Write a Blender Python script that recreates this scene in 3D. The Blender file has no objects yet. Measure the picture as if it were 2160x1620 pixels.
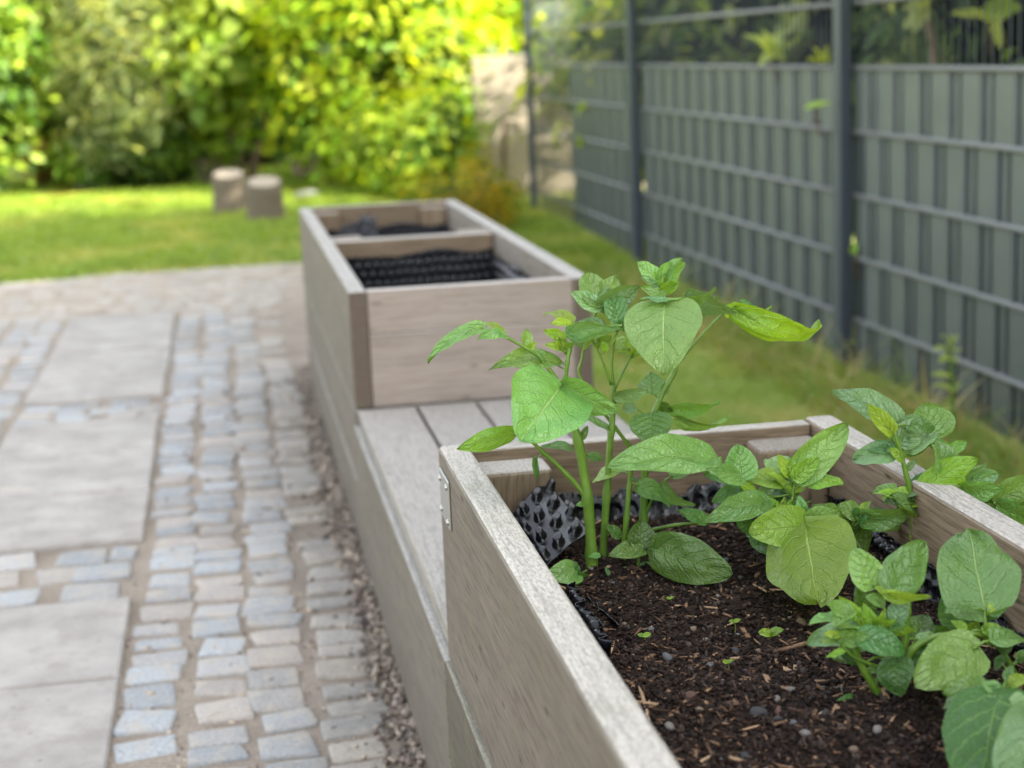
import bpy, bmesh, math, random
import numpy as np
from mathutils import Vector, Matrix, Quaternion, noise as mnoise

random.seed(7)
RNG = np.random.default_rng(7)
scene = bpy.context.scene
COL = scene.collection
rad = math.radians

# ------------------------------------------------------------------ camera
F, PITCH, ROLL, YAW, H = 3556.5, .1956, -.042, .1642, .8721
cy, sy, cp, sp = math.cos(YAW), math.sin(YAW), math.cos(PITCH), math.sin(PITCH)
FW = Vector((sy * cp, cy * cp, -sp))
R0 = Vector((cy, -sy, 0)); U0 = R0.cross(FW)
RX = math.cos(ROLL) * R0 + math.sin(ROLL) * U0
UX = -math.sin(ROLL) * R0 + math.cos(ROLL) * U0
CAM = Vector((0, 0, H))
def ray(x, y): return FW + RX * ((x - 1080) / F) - UX * ((y - 810) / F)
def at(x, y, Y):
    d = ray(x, y); return CAM + d * (Y / d.y)
def onz(x, y, z):
    d = ray(x, y); return CAM + d * ((z - H) / d.z)

cd = bpy.data.cameras.new('camera'); cam = bpy.data.objects.new('camera', cd); COL.objects.link(cam)
m = Matrix.Identity(4)
for i in range(3):
    m[i][0], m[i][1], m[i][2], m[i][3] = RX[i], UX[i], -FW[i], CAM[i]
cam.matrix_world = m
cd.sensor_width = 36; cd.lens = 36 * F / 2160
cd.clip_start = .02; cd.clip_end = 500
cd.dof.use_dof = True; cd.dof.focus_distance = 1.45; cd.dof.aperture_fstop = 6.0
scene.camera = cam

# ------------------------------------------------------------------ helpers
def tag(o, label=None, cat=None, group=None, kind=None):
    if label: o['label'] = label
    if cat: o['category'] = cat
    if group: o['group'] = group
    if kind: o['kind'] = kind
    return o
def empty(name, loc, label, cat, group=None):
    o = bpy.data.objects.new(name, None); COL.objects.link(o); o.location = loc
    o.empty_display_size = .05
    return tag(o, label, cat, group)
def link(name, me, mat, parent=None, loc=(0, 0, 0), rot=None):
    o = bpy.data.objects.new(name, me); COL.objects.link(o)
    if mat is not None:
        for mm in (mat if isinstance(mat, (list, tuple)) else [mat]): me.materials.append(mm)
    loc = Vector(loc)
    if parent is not None:
        o.parent = parent; loc = loc - WLOC[parent.name]
    o.location = loc
    WLOC[o.name] = loc if parent is None else loc + WLOC[parent.name]
    if rot is not None: o.rotation_euler = rot
    return o
class _W(dict):
    def __missing__(self, k):
        return Vector(bpy.data.objects[k].location)
WLOC = _W()
def from_arrays(name, V, faces, uvs=None, cols=None, smooth=True, midx=None):
    """V (n,3), faces: (k,4) or (k,3) array or list of lists; cols per-vertex rgb"""
    me = bpy.data.meshes.new(name)
    V = np.asarray(V, dtype=np.float32)
    if isinstance(faces, np.ndarray):
        k, n = faces.shape
        me.vertices.add(len(V)); me.vertices.foreach_set('co', V.ravel())
        me.loops.add(k * n); me.loops.foreach_set('vertex_index', faces.ravel().astype(np.int32))
        me.polygons.add(k); me.polygons.foreach_set('loop_start', (np.arange(k) * n).astype(np.int32))
        me.update(calc_edges=True)
    else:
        me.from_pydata(V.tolist(), [], faces)
    if smooth: me.polygons.foreach_set('use_smooth', np.ones(len(me.polygons), dtype=bool))
    if midx is not None: me.polygons.foreach_set('material_index', np.asarray(midx, dtype=np.int32))
    if uvs is not None:
        ul = me.uv_layers.new(name='UVMap')
        li = np.empty(len(me.loops), dtype=np.int32); me.loops.foreach_get('vertex_index', li)
        ul.data.foreach_set('uv', np.asarray(uvs, dtype=np.float32)[li].ravel())
    if cols is not None:
        a = me.color_attributes.new('tint', 'FLOAT_COLOR', 'POINT')
        c = np.ones((len(V), 4), dtype=np.float32); c[:, :3] = cols
        a.data.foreach_set('color', c.ravel())
    me.update()
    return me
def boxmesh(name, sx, sy_, sz, bev=.004, seg=2, wob=0.0, cuts=0):
    bm = bmesh.new(); bmesh.ops.create_cube(bm, size=1)
    bmesh.ops.scale(bm, vec=(sx, sy_, sz), verts=bm.verts)
    if bev > 0: bmesh.ops.bevel(bm, geom=list(bm.edges), offset=bev, segments=seg, profile=.6, affect='EDGES')
    me = bpy.data.meshes.new(name); bm.to_mesh(me); bm.free()
    for p in me.polygons: p.use_smooth = False
    return me
def board(name, parent, lo, hi, axis, mat, bev=.004, seg=3):
    """axis-aligned board between world corners; its local X is the grain"""
    lo = Vector(lo); hi = Vector(hi); c = (lo + hi) / 2; d = hi - lo
    if axis == 'x': dims, rot = (d.x, d.y, d.z), (0, 0, 0)
    elif axis == 'y': dims, rot = (d.y, d.x, d.z), (0, 0, rad(90))
    else: dims, rot = (d.z, d.y, d.x), (0, rad(-90), 0)
    return link(name, boxmesh(name, *dims, bev=bev, seg=seg), mat, parent, c, rot)
def catmull(P, n=6):
    P = [Vector(p) for p in P]
    if len(P) < 3:
        return [P[0].lerp(P[-1], i / n) for i in range(n + 1)]
    Q = [P[0] * 2 - P[1]] + P + [P[-1] * 2 - P[-2]]
    out = []
    for i in range(1, len(Q) - 2):
        a, b, c, d = Q[i - 1:i + 3]
        for k in range(n):
            t = k / n
            out.append(.5 * ((2 * b) + (c - a) * t + (2 * a - 5 * b + 4 * c - d) * t * t + (3 * b - a - 3 * c + d) * t ** 3))
    out.append(P[-1]); return out
def tube_geom(pts, r0, r1, n=8, V=None, Fc=None, rfun=None, cap=True):
    V = [] if V is None else V; Fc = [] if Fc is None else Fc
    base = len(V); N = len(pts)
    up = Vector((.3, .2, .93))
    prev = None
    for i, p in enumerate(pts):
        t = (pts[min(i + 1, N - 1)] - pts[max(i - 1, 0)])
        t = t.normalized() if t.length > 1e-9 else Vector((0, 0, 1))
        if prev is None:
            s = t.cross(up)
            if s.length < .1: s = t.cross(Vector((1, 0, 0)))
        else:
            s = prev - t * prev.dot(t)
        s.normalize(); prev = s; b = t.cross(s)
        f = i / max(N - 1, 1); r = r0 + (r1 - r0) * f
        if rfun: r *= rfun(f)
        for k in range(n):
            a = 2 * math.pi * k / n
            V.append(p + s * (r * math.cos(a)) + b * (r * math.sin(a)))
    for i in range(N - 1):
        for k in range(n):
            a = base + i * n + k; b2 = base + i * n + (k + 1) % n
            Fc.append([a, b2, b2 + n, a + n])
    if cap:
        Fc.append([base + k for k in range(n)][::-1]); Fc.append([base + (N - 1) * n + k for k in range(n)])
    return V, Fc

# ------------------------------------------------------------------ materials
def newmat(name):
    mt = bpy.data.materials.new(name); mt.use_nodes = True
    nt = mt.node_tree; nt.nodes.clear()
    out = nt.nodes.new('ShaderNodeOutputMaterial')
    return mt, nt, out
class NB:
    def __init__(s, nt): s.nt = nt
    def n(s, t, **kw):
        nd = s.nt.nodes.new('ShaderNode' + t)
        for k, v in kw.items():
            if k.startswith('i_'):
                nd.inputs[k[2:].replace('_', ' ')].default_value = v
            else: setattr(nd, k, v)
        return nd
    def l(s, a, b): s.nt.links.new(a, b)
    def math(s, op, a, b=None, c=None):
        nd = s.n('Math', operation=op)
        for i, v in enumerate((a, b, c)):
            if v is None: continue
            if isinstance(v, (int, float)): nd.inputs[i].default_value = v
            else: s.l(v, nd.inputs[i])
        return nd.outputs[0]
    def mix(s, f, a, b, bt='MIX'):
        nd = s.n('Mix', data_type='RGBA', blend_type=bt)
        for i, v in ((0, f), (6, a), (7, b)):
            if isinstance(v, (int, float)): nd.inputs[i].default_value = v
            elif isinstance(v, tuple): nd.inputs[i].default_value = (*v[:3], 1)
            else: s.l(v, nd.inputs[i])
        return nd.outputs[2]
    def ramp(s, f, stops):
        nd = s.n('ValToRGB'); cr = nd.color_ramp
        while len(cr.elements) < len(stops): cr.elements.new(.5)
        for e, (p, c) in zip(cr.elements, stops):
            e.position = p; e.color = (*c, 1) if isinstance(c, tuple) else (c, c, c, 1)
        s.l(f, nd.inputs[0]); return nd.outputs[0]
    def noise(s, vec, scale, detail=4, rough=.6, dist=0.0):
        nd = s.n('TexNoise'); nd.inputs['Scale'].default_value = scale; nd.inputs['Detail'].default_value = detail
        nd.inputs['Roughness'].default_value = rough; nd.inputs['Distortion'].default_value = dist
        if vec is not None: s.l(vec, nd.inputs['Vector'])
        return nd.outputs['Fac']
    def bump(s, h, strength, dist, normal=None):
        nd = s.n('Bump'); nd.inputs['Strength'].default_value = strength; nd.inputs['Distance'].default_value = dist
        s.l(h, nd.inputs['Height'])
        if normal is not None: s.l(normal, nd.inputs['Normal'])
        return nd.outputs[0]
    def bsdf(s, **kw):
        nd = s.n('BsdfPrincipled')
        for k, v in kw.items(): nd.inputs[k.replace('_', ' ')].default_value = v
        return nd
    def mapping(s, vec, scale=(1, 1, 1), loc=(0, 0, 0), rot=(0, 0, 0)):
        nd = s.n('Mapping'); nd.inputs['Scale'].default_value = scale; nd.inputs['Location'].default_value = loc
        nd.inputs['Rotation'].default_value = rot; s.l(vec, nd.inputs['Vector']); return nd.outputs[0]

def simple(name, col, rough=.6, metal=0.0, var=.15, scale=30, bump=0.0, spec=.5):
    mt, nt, out = newmat(name); b = NB(nt)
    tc = b.n('TexCoord').outputs['Object']
    nz = b.noise(tc, scale, 5, .65)
    c = b.mix(nz, tuple(x * (1 - var) for x in col), tuple(min(1, x * (1 + var)) for x in col))
    p = b.bsdf(Roughness=rough, Metallic=metal); p.inputs['Specular IOR Level'].default_value = spec
    b.l(c, p.inputs['Base Color'])
    if bump: b.l(b.bump(nz, bump, .002), p.inputs['Normal'])
    b.l(p.outputs[0], out.inputs[0]); return mt

def wood(name, base=(.30, .262, .215), dark=(.125, .1, .075), silver=(.56, .535, .50), fine=1.0, moss=.0, rough=.75, warm=(.30, .22, .15), warmamt=.0):
    mt, nt, out = newmat(name); b = NB(nt)
    tc = b.n('TexCoord').outputs['Object']
    rnd = b.n('ObjectInfo').outputs['Random']
    off = b.n('CombineXYZ'); b.l(b.math('MULTIPLY', rnd, 37.0), off.inputs[0]); b.l(b.math('MULTIPLY', rnd, 91.0), off.inputs[1]); b.l(b.math('MULTIPLY', rnd, 53.0), off.inputs[2])
    add = b.n('VectorMath', operation='ADD'); b.l(tc, add.inputs[0]); b.l(off.outputs[0], add.inputs[1]); v = add.outputs[0]
    wob = b.n('TexNoise'); wob.inputs['Scale'].default_value = 6.; b.l(v, wob.inputs['Vector'])
    wv = b.n('VectorMath', operation='MULTIPLY_ADD'); b.l(wob.outputs['Color'], wv.inputs[0]); wv.inputs[1].default_value = (0, .012, .012); b.l(v, wv.inputs[2]); v = wv.outputs[0]
    g1 = b.noise(b.mapping(v, (5, 210, 210)), 1.0, 5, .7, .4)       # streaks
    g2 = b.noise(b.mapping(v, (14, 340, 340)), 1.0, 3, .7)         # fibres
    big = b.noise(b.mapping(v, (3, 14, 14)), 1.0, 4, .6)            # blotches
    sp_ = b.noise(b.mapping(v, (150, 460, 460)), 1, 4, .8)                                     # speckle
    c = b.mix(b.ramp(g1, [(.32, 0), (.68, 1)]), dark, base)
    c = b.mix(.38, c, base)
    c = b.mix(b.math('MULTIPLY', b.ramp(g2, [(.38, 1), (.50, 0)]), .75 * fine), c, dark)
    c = b.mix(b.math('MULTIPLY', b.ramp(big, [(.45, 0), (.7, 1)]), .6), c, tuple(x * .58 for x in base))
    if warmamt: c = b.mix(b.math('MULTIPLY', b.ramp(b.noise(b.mapping(v, (4, 30, 30)), 1, 3), [(.35, 0), (.65, 1)]), warmamt), c, warm)
    # weathered silver skin where rain falls: upward faces, mottled; raised to paint in skylight
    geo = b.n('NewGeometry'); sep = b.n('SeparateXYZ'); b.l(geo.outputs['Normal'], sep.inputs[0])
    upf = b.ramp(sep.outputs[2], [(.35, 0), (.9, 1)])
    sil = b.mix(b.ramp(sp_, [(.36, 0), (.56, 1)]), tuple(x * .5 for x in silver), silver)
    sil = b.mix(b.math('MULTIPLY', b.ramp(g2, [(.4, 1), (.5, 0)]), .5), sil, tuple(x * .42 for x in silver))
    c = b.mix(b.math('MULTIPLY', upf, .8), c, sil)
    # end grain
    nl = b.n('VectorTransform', vector_type='NORMAL', convert_from='WORLD', convert_to='OBJECT'); b.l(geo.outputs['Normal'], nl.inputs[0])
    s2 = b.n('SeparateXYZ'); b.l(nl.outputs[0], s2.inputs[0])
    end = b.math('MULTIPLY', b.ramp(b.math('ABSOLUTE', s2.outputs[0]), [(.7, 0), (.95, 1)]), b.math('SUBTRACT', 1.0, upf))
    eg = b.mix(b.noise(b.mapping(v, (400, 60, 300)), 1, 3), (.075, .055, .042), (.145, .11, .085))
    c = b.mix(end, c, eg)
    if moss:
        mn = b.ramp(b.noise(v, 14, 4, .65), [(.55, 0), (.72, 1)])
        c = b.mix(b.math('MULTIPLY', mn, moss), c, (.13, .15, .05))
    # dark knots / checks
    vo = b.n('TexVoronoi', feature='F1'); vo.inputs['Scale'].default_value = 1; b.l(b.mapping(v, (9, 34, 34)), vo.inputs['Vector'])
    kn = b.ramp(vo.outputs['Distance'], [(.03, 1), (.11, 0)])
    c = b.mix(b.math('MULTIPLY', kn, .75), c, tuple(x * .5 for x in dark))
    p = b.bsdf(Roughness=rough); p.inputs['Specular IOR Level'].default_value = .3
    b.l(c, p.inputs['Base Color'])
    h = b.math('ADD', b.math('MULTIPLY', g1, .6), b.math('ADD', b.math('MULTIPLY', g2, .5), b.math('MULTIPLY', kn, -.8)))
    b.l(b.bump(h, .55, .0016), p.inputs['Normal'])
    b.l(p.outputs[0], out.inputs[0]); return mt

def leafmat(name, top, under, vein, rough=.36, transl=.30, young=0.0, tcol=None):
    mt, nt, out = newmat(name); b = NB(nt)
    uv = b.n('UVMap').outputs[0]; sep = b.n('SeparateXYZ'); b.l(uv, sep.inputs[0])
    u, t = sep.outputs[0], sep.outputs[1]
    a = b.math('ABSOLUTE', b.math('SUBTRACT', b.math('MULTIPLY', u, 2.0), 1.0))
    tc = b.n('TexCoord').outputs['Object']
    wob = b.math('MULTIPLY', b.math('SUBTRACT', b.noise(tc, 60, 3), .5), .17)
    side = b.math('MULTIPLY', b.math('GREATER_THAN', u, .5), .45)
    ph = b.math('ADD', b.math('MULTIPLY', b.math('ADD', b.math('SUBTRACT', t, b.math('MULTIPLY', b.math('POWER', a, 1.25), .34)), wob), 5.2), side)
    fr = b.math('ABSOLUTE', b.math('SUBTRACT', b.math('FRACT', ph), .5))     # 0.5 at vein
    lat = b.ramp(fr, [(.40, 0), (.485, 1)])
    lat = b.math('MULTIPLY', lat, b.ramp(a, [(.0, 1), (.55, .85), (.95, .1)]))
    mid = b.ramp(a, [(.01, 1), (.04, 0)])
    ret = b.n('TexVoronoi', feature='DISTANCE_TO_EDGE'); ret.inputs['Scale'].default_value = 210; b.l(tc, ret.inputs['Vector'])
    net = b.ramp(ret.outputs['Distance'], [(.0, 1), (.14, 0)])
    nz = b.noise(tc, 45, 4, .6); nz2 = b.noise(tc, 18, 2, .5)
    rnd = b.n('ObjectInfo').outputs['Random']
    c = b.mix(nz, tuple(x * .78 for x in top), tuple(x * 1.2 for x in top))
    c = b.mix(b.math('MULTIPLY', b.ramp(nz2, [(.4, 0), (.7, 1)]), .4), c, tuple(x * y for x, y in zip(top, (1.5, 1.25, .9))))
    hs = b.n('HueSaturation'); b.l(c, hs.inputs['Color'])
    b.l(b.math('ADD', b.math('MULTIPLY', rnd, .6), .74), hs.inputs['Value'])
    b.l(b.math('ADD', b.math('MULTIPLY', b.math('FRACT', b.math('MULTIPLY', rnd, 7.3)), .045), .466), hs.inputs['Hue']); c = hs.outputs[0]
    c = b.mix(b.math('MULTIPLY', net, .05), c, vein)
    c = b.mix(b.math('MULTIPLY', b.ramp(fr, [(.37, 0), (.43, 1), (.46, 0)]), .20), c, tuple(x * .38 for x in top))
    c = b.mix(b.math('MULTIPLY', lat, .13), c, vein)
    c = b.mix(b.math('MULTIPLY', mid, .75), c, vein)
    cu = b.mix(b.math('MULTIPLY', b.math('MAXIMUM', lat, mid), .7), under, vein)
    geo = b.n('NewGeometry')
    col = b.mix(geo.outputs['Backfacing'], c, cu)
    h = b.math('ADD', b.math('MULTIPLY', lat, -.55), b.math('ADD', b.math('MULTIPLY', mid, -.6), b.math('ADD', b.math('MULTIPLY', net, -.2), b.math('MULTIPLY', nz, .5))))
    bn = b.bump(h, .85, .0019)
    p = b.bsdf(Roughness=rough); p.inputs['Specular IOR Level'].default_value = .65
    b.l(col, p.inputs['Base Color']); b.l(bn, p.inputs['Normal'])
    rg = b.math('ADD', b.math('MULTIPLY', nz, .22), rough - .15); b.l(rg, p.inputs['Roughness'])
    tr = b.n('BsdfTranslucent'); tcc = tcol or (top[0] * 2.0, top[1] * 1.35, top[2] * .3)
    tcm = b.mix(b.math('MULTIPLY', b.math('MAXIMUM', lat, mid), .5), tcc, vein); b.l(tcm, tr.inputs[0]); b.l(bn, tr.inputs['Normal'])
    ms = b.n('MixShader'); ms.inputs[0].default_value = transl
    b.l(p.outputs[0], ms.inputs[1]); b.l(tr.outputs[0], ms.inputs[2]); b.l(ms.outputs[0], out.inputs[0])
    return mt

def foliagemat(name, transl=.45, rough=.5, tr=(1.5, 1.35, .5)):
    """leaf colour from the mesh's own tint attribute"""
    mt, nt, out = newmat(name); b = NB(nt)
    at_ = b.n('Attribute'); at_.attribute_name = 'tint'
    p = b.bsdf(Roughness=rough); p.inputs['Specular IOR Level'].default_value = .4
    b.l(at_.outputs['Color'], p.inputs['Base Color'])
    t = b.n('BsdfTranslucent'); b.l(b.mix(1.0, at_.outputs['Color'], tr, 'MULTIPLY'), t.inputs[0])
    ms = b.n('MixShader'); ms.inputs[0].default_value = transl
    b.l(p.outputs[0], ms.inputs[1]); b.l(t.outputs[0], ms.inputs[2]); b.l(ms.outputs[0], out.inputs[0])
    return mt

M = {}
M['wood_rim'] = wood('weathered_larch', moss=.35)
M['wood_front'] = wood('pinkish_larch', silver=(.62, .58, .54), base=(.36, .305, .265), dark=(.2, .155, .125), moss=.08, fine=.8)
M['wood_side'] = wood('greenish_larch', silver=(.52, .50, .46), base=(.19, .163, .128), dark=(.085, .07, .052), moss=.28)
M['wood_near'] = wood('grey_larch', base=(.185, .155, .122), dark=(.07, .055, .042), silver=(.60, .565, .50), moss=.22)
M['wood_moss'] = wood('mossy_larch', base=(.13, .11, .08), dark=(.05, .042, .03), silver=(.4, .38, .3), moss=.5)
M['wood_in'] = wood('brown_larch', base=(.27, .2, .13), dark=(.09, .06, .035), silver=(.56, .53, .48), moss=.1)
M['wood_post'] = wood('tan_larch', base=(.25, .185, .115), dark=(.1, .07, .04), silver=(.34, .31, .27), warmamt=.4)
M['wood_bench'] = wood('pale_larch', base=(.34, .31, .27), dark=(.17, .15, .13), silver=(.43, .405, .37), moss=.1)
M['plastic'] = None
def plastic():
    mt, nt, out = newmat('black_dimpled_plastic'); b = NB(nt)
    tc = b.n('TexCoord').outputs['Object']
    d = b.ramp(b.noise(tc, 70, 5, .7), [(.5, 0), (.8, 1)])
    c = b.mix(b.math('MULTIPLY', d, .35), (.004, .005, .008), (.03, .026, .022))
    p = b.bsdf(Roughness=.25); p.inputs['Specular IOR Level'].default_value = .5
    b.l(c, p.inputs['Base Color']); b.l(b.math('ADD', b.math('MULTIPLY', d, .35), .2), p.inputs['Roughness'])
    b.l(b.bump(b.noise(tc, 120, 3), .2, .001), p.inputs['Normal'])
    b.l(p.outputs[0], out.inputs[0]); return mt
M['plastic'] = plastic()
M['metal'] = simple('zinc_metal', (.36, .36, .36), .38, .9, .12, 60)
M['screw'] = simple('steel_screw', (.42, .41, .39), .3, 1.0, .1, 100)
M['post'] = simple('anthracite_coat', (.042, .055, .072), .42, 0, .12, 12)
M['wire'] = simple('grey_coat', (.160, .166, .166), .5, 0, .12, 20)
def stripmat():
    mt, nt, out = newmat('privacy_strip'); b = NB(nt)
    tc = b.n('TexCoord').outputs['Object']
    d = b.ramp(b.noise(tc, 9, 5, .65), [(.42, 0), (.72, 1)])
    c = b.mix(b.math('MULTIPLY', d, .5), (.086, .104, .101), (.122, .122, .108))
    p = b.bsdf(Roughness=.42); b.l(c, p.inputs['Base Color']); b.l(b.bump(b.noise(tc, 25, 3), .15, .004), p.inputs['Normal'])
    b.l(p.outputs[0], out.inputs[0]); return mt
M['strip'] = stripmat()
def soilmat():
    mt, nt, out = newmat('potting_soil'); b = NB(nt)
    tc = b.n('TexCoord').outputs['Object']
    n1 = b.noise(tc, 55, 8, .72); n2 = b.noise(tc, 230, 5, .75); n3 = b.noise(tc, 9, 3)
    c = b.ramp(n1, [(.3, (.008, .005, .004)), (.52, (.032, .021, .0155)), (.68, (.064, .042, .032)), (.8, (.10, .07, .053))])
    c = b.mix(b.math('MULTIPLY', b.ramp(n3, [(.4, 0), (.7, 1)]), .45), c, (.030, .020, .015))
    c = b.mix(b.ramp(n2, [(.68, 0), (.76, 1)]), c, (.06, .045, .035))
    p = b.bsdf(Roughness=.9); p.inputs['Specular IOR Level'].default_value = .15
    b.l(c, p.inputs['Base Color'])
    b.l(b.bump(b.math('ADD', n1, b.math('MULTIPLY', n2, .5)), 1.0, .006), p.inputs['Normal'])
    b.l(p.outputs[0], out.inputs[0]); return mt
M['soil'] = soilmat()
def tintmat(name, rough=.8, var=.25, scale=160, bump=.5, dist=.001, spec=.4, mul=(1, 1, 1)):
    mt, nt, out = newmat(name); b = NB(nt)
    a = b.n('Attribute'); a.attribute_name = 'tint'
    tc = b.n('TexCoord').outputs['Object']
    nz = b.noise(tc, scale, 5, .7)
    lo = b.mix(1.0, a.outputs['Color'], tuple((1 - var) * q for q in mul), 'MULTIPLY'); hi = b.mix(1.0, a.outputs['Color'], tuple((1 + var) * q for q in mul), 'MULTIPLY')
    p = b.bsdf(Roughness=rough); p.inputs['Specular IOR Level'].default_value = spec
    b.l(b.mix(b.ramp(nz, [(.3, 0), (.7, 1)]), lo, hi), p.inputs['Base Color'])
    b.l(b.bump(nz, bump, dist), p.inputs['Normal'])
    b.l(p.outputs[0], out.inputs[0]); return mt
M['chip'] = tintmat('bark_chip', .85, .35, 200, spec=.15, mul=(1.2, 1.06, .98))
M['pebble'] = tintmat('pebble_stone', .6, .25, 220)
def settmat():
    mt, nt, out = newmat('granite_sett'); b = NB(nt)
    a = b.n('Attribute'); a.attribute_name = 'tint'; tc = b.n('TexCoord').outputs['Object']
    nz = b.noise(tc, 190, 4, .75); n2 = b.noise(tc, 28, 4, .6)
    c = b.mix(b.ramp(nz, [(.35, 0), (.65, 1)]), b.mix(1.0, a.outputs['Color'], (.72,) * 3, 'MULTIPLY'), b.mix(1.0, a.outputs['Color'], (1.25,) * 3, 'MULTIPLY'))
    c = b.mix(b.math('MULTIPLY', b.ramp(n2, [(.48, 0), (.66, 1)]), .65), c, (.38, .33, .26))
    p = b.bsdf(Roughness=.7); b.l(c, p.inputs['Base Color'])
    b.l(b.bump(b.math('ADD', n2, b.math('MULTIPLY', nz, .3)), .6, .004), p.inputs['Normal'])
    b.l(p.outputs[0], out.inputs[0]); return mt
M['sett'] = settmat()
def slabmat():
    mt, nt, out = newmat('concrete_slab'); b = NB(nt)
    tc = b.n('TexCoord').outputs['Object']
    nz = b.noise(tc, 260, 4, .7); n2 = b.noise(tc, 7, 4, .6)
    c = b.mix(b.ramp(n2, [(.3, 0), (.7, 1)]), (.26, .243, .220), (.39, .365, .335))
    c = b.mix(b.math('MULTIPLY', b.ramp(nz, [(.3, 1), (.45, 0)]), .5), c, (.2, .185, .17))
    c = b.mix(b.math('MULTIPLY', b.ramp(nz, [(.6, 0), (.7, 1)]), .4), c, (.52, .5, .47))
    vo = b.n('TexVoronoi'); vo.inputs['Scale'].default_value = 26; b.l(tc, vo.inputs['Vector'])
    c = b.mix(b.math('MULTIPLY', b.ramp(vo.outputs['Distance'], [(.05, 1), (.12, 0)]), .7), c, (.12, .11, .1))
    c = b.mix(b.math('MULTIPLY', b.ramp(b.noise(tc, 16, 6, .75), [(.48, 0), (.66, 1)]), .6), c, (.21, .185, .155))
    p = b.bsdf(Roughness=.8); b.l(c, p.inputs['Base Color']); b.l(b.bump(nz, .35, .002), p.inputs['Normal'])
    b.l(p.outputs[0], out.inputs[0]); return mt
M['slab'] = slabmat()
def sandmat():
    mt, nt, out = newmat('joint_sand'); b = NB(nt)
    tc = b.n('TexCoord').outputs['Object']
    n1 = b.noise(tc, 170, 6, .75); n2 = b.noise(tc, 5, 3)
    c = b.ramp(n1, [(.3, (.13, .105, .082)), (.5, (.29, .24, .19)), (.7, (.45, .39, .31))])
    c = b.mix(b.math('MULTIPLY', b.ramp(n2, [(.4, 0), (.65, 1)]), .5), c, (.13, .10, .075))
    sp_ = b.n('SeparateXYZ'); b.l(tc, sp_.inputs[0])
    far = b.ramp(b.math('MULTIPLY', sp_.outputs[1], .1), [(.58, 0), (.66, 1)])   # swept sand lies thicker at the far end
    c = b.mix(b.math('MULTIPLY', far, .5), c, (.40, .34, .26))
    p = b.bsdf(Roughness=.9); b.l(c, p.inputs['Base Color']); b.l(b.bump(n1, .8, .004), p.inputs['Normal'])
    b.l(p.outputs[0], out.inputs[0]); return mt
M['sand'] = sandmat()
def groundmat():
    mt, nt, out = newmat('lawn_soil'); b = NB(nt)
    tc = b.n('TexCoord').outputs['Object']
    n1 = b.noise(tc, 3, 5, .65); n2 = b.noise(tc, 60, 5, .7)
    c = b.ramp(n2, [(.3, (.20, .24, .05)), (.55, (.33, .38, .08)), (.75, (.42, .42, .13))])
    c = b.mix(b.math('MULTIPLY', b.ramp(n1, [(.58, 0), (.74, 1)]), .5), c, (.36, .29, .14))
    p = b.bsdf(Roughness=.95); b.l(c, p.inputs['Base Color']); b.l(b.bump(n2, .7, .01), p.inputs['Normal'])
    b.l(p.outputs[0], out.inputs[0]); return mt
M['ground'] = groundmat()
M['foliage'] = foliagemat('tree_foliage', .55)
M['foliage_sun'] = foliagemat('bright_foliage', .55, .5, (1.5, 1.3, .35))
M['foliage_dull'] = foliagemat('dull_foliage', .55, .35, (1.4, 1.4, .6))
M['grassblade'] = foliagemat('grass_blade', .4, .5, (1.4, 1.3, .5))
M['bark'] = simple('tree_bark', (.14, .09, .06), .9, 0, .4, 25, .8)
M['stump_side'] = simple('stump_bark', (.12, .095, .066), .9, 0, .7, 40, .8)
M['stump_top'] = simple('stump_cut', (.32, .27, .2), .85, 0, .2, 40, .4)
M['wallpaint'] = simple('pale_render', (.27, .23, .175), .9, 0, .1, 4, .3)
M['rock'] = simple('pink_sandstone', (.27, .185, .155), .85, 0, .3, 12, .8)
M['leaf_m'] = leafmat('potato_leaf', (.125, .295, .068), (.17, .36, .035), (.40, .57, .19))
M['leaf_d'] = leafmat('potato_leaf_dark', (.066, .178, .038), (.035, .13, .006), (.20, .38, .08), transl=.3)
M['leaf_y'] = leafmat('potato_leaf_young', (.20, .40, .045), (.21, .42, .025), (.46, .62, .14), transl=.42)
M['leaf_b'] = leafmat('potato_leaf_bluish', (.130, .285, .110), (.20, .38, .06), (.38, .55, .24), rough=.36, transl=.26)
M['stem'] = None
def stemmat():
    mt, nt, out = newmat('potato_stem'); b = NB(nt)
    tc = b.n('TexCoord').outputs['Object']
    nz = b.noise(tc, 60, 4, .6); n2 = b.noise(b.mapping(tc, (300, 300, 20)), 1, 3)
    c = b.mix(b.ramp(nz, [(.3, 0), (.7, 1)]), (.06, .145, .010), (.13, .23, .022))
    gx = b.n('SeparateXYZ'); b.l(tc, gx.inputs[0]); c = b.mix(b.math('MULTIPLY', b.ramp(b.math('MULTIPLY', gx.outputs[2], 10.), [(.0, 1), (.22, 0)]), .55), c, (.13, .10, .03))
    c = b.mix(b.math('MULTIPLY', n2, .25), c, (.18, .28, .045))
    p = b.bsdf(Roughness=.42); p.inputs['Subsurface Weight'].default_value = .15; p.inputs['Subsurface Radius'].default_value = (.003, .004, .001)
    b.l(c, p.inputs['Base Color']); b.l(b.bump(n2, .4, .001), p.inputs['Normal'])
    b.l(p.outputs[0], out.inputs[0]); return mt
M['stem'] = stemmat()

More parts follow.
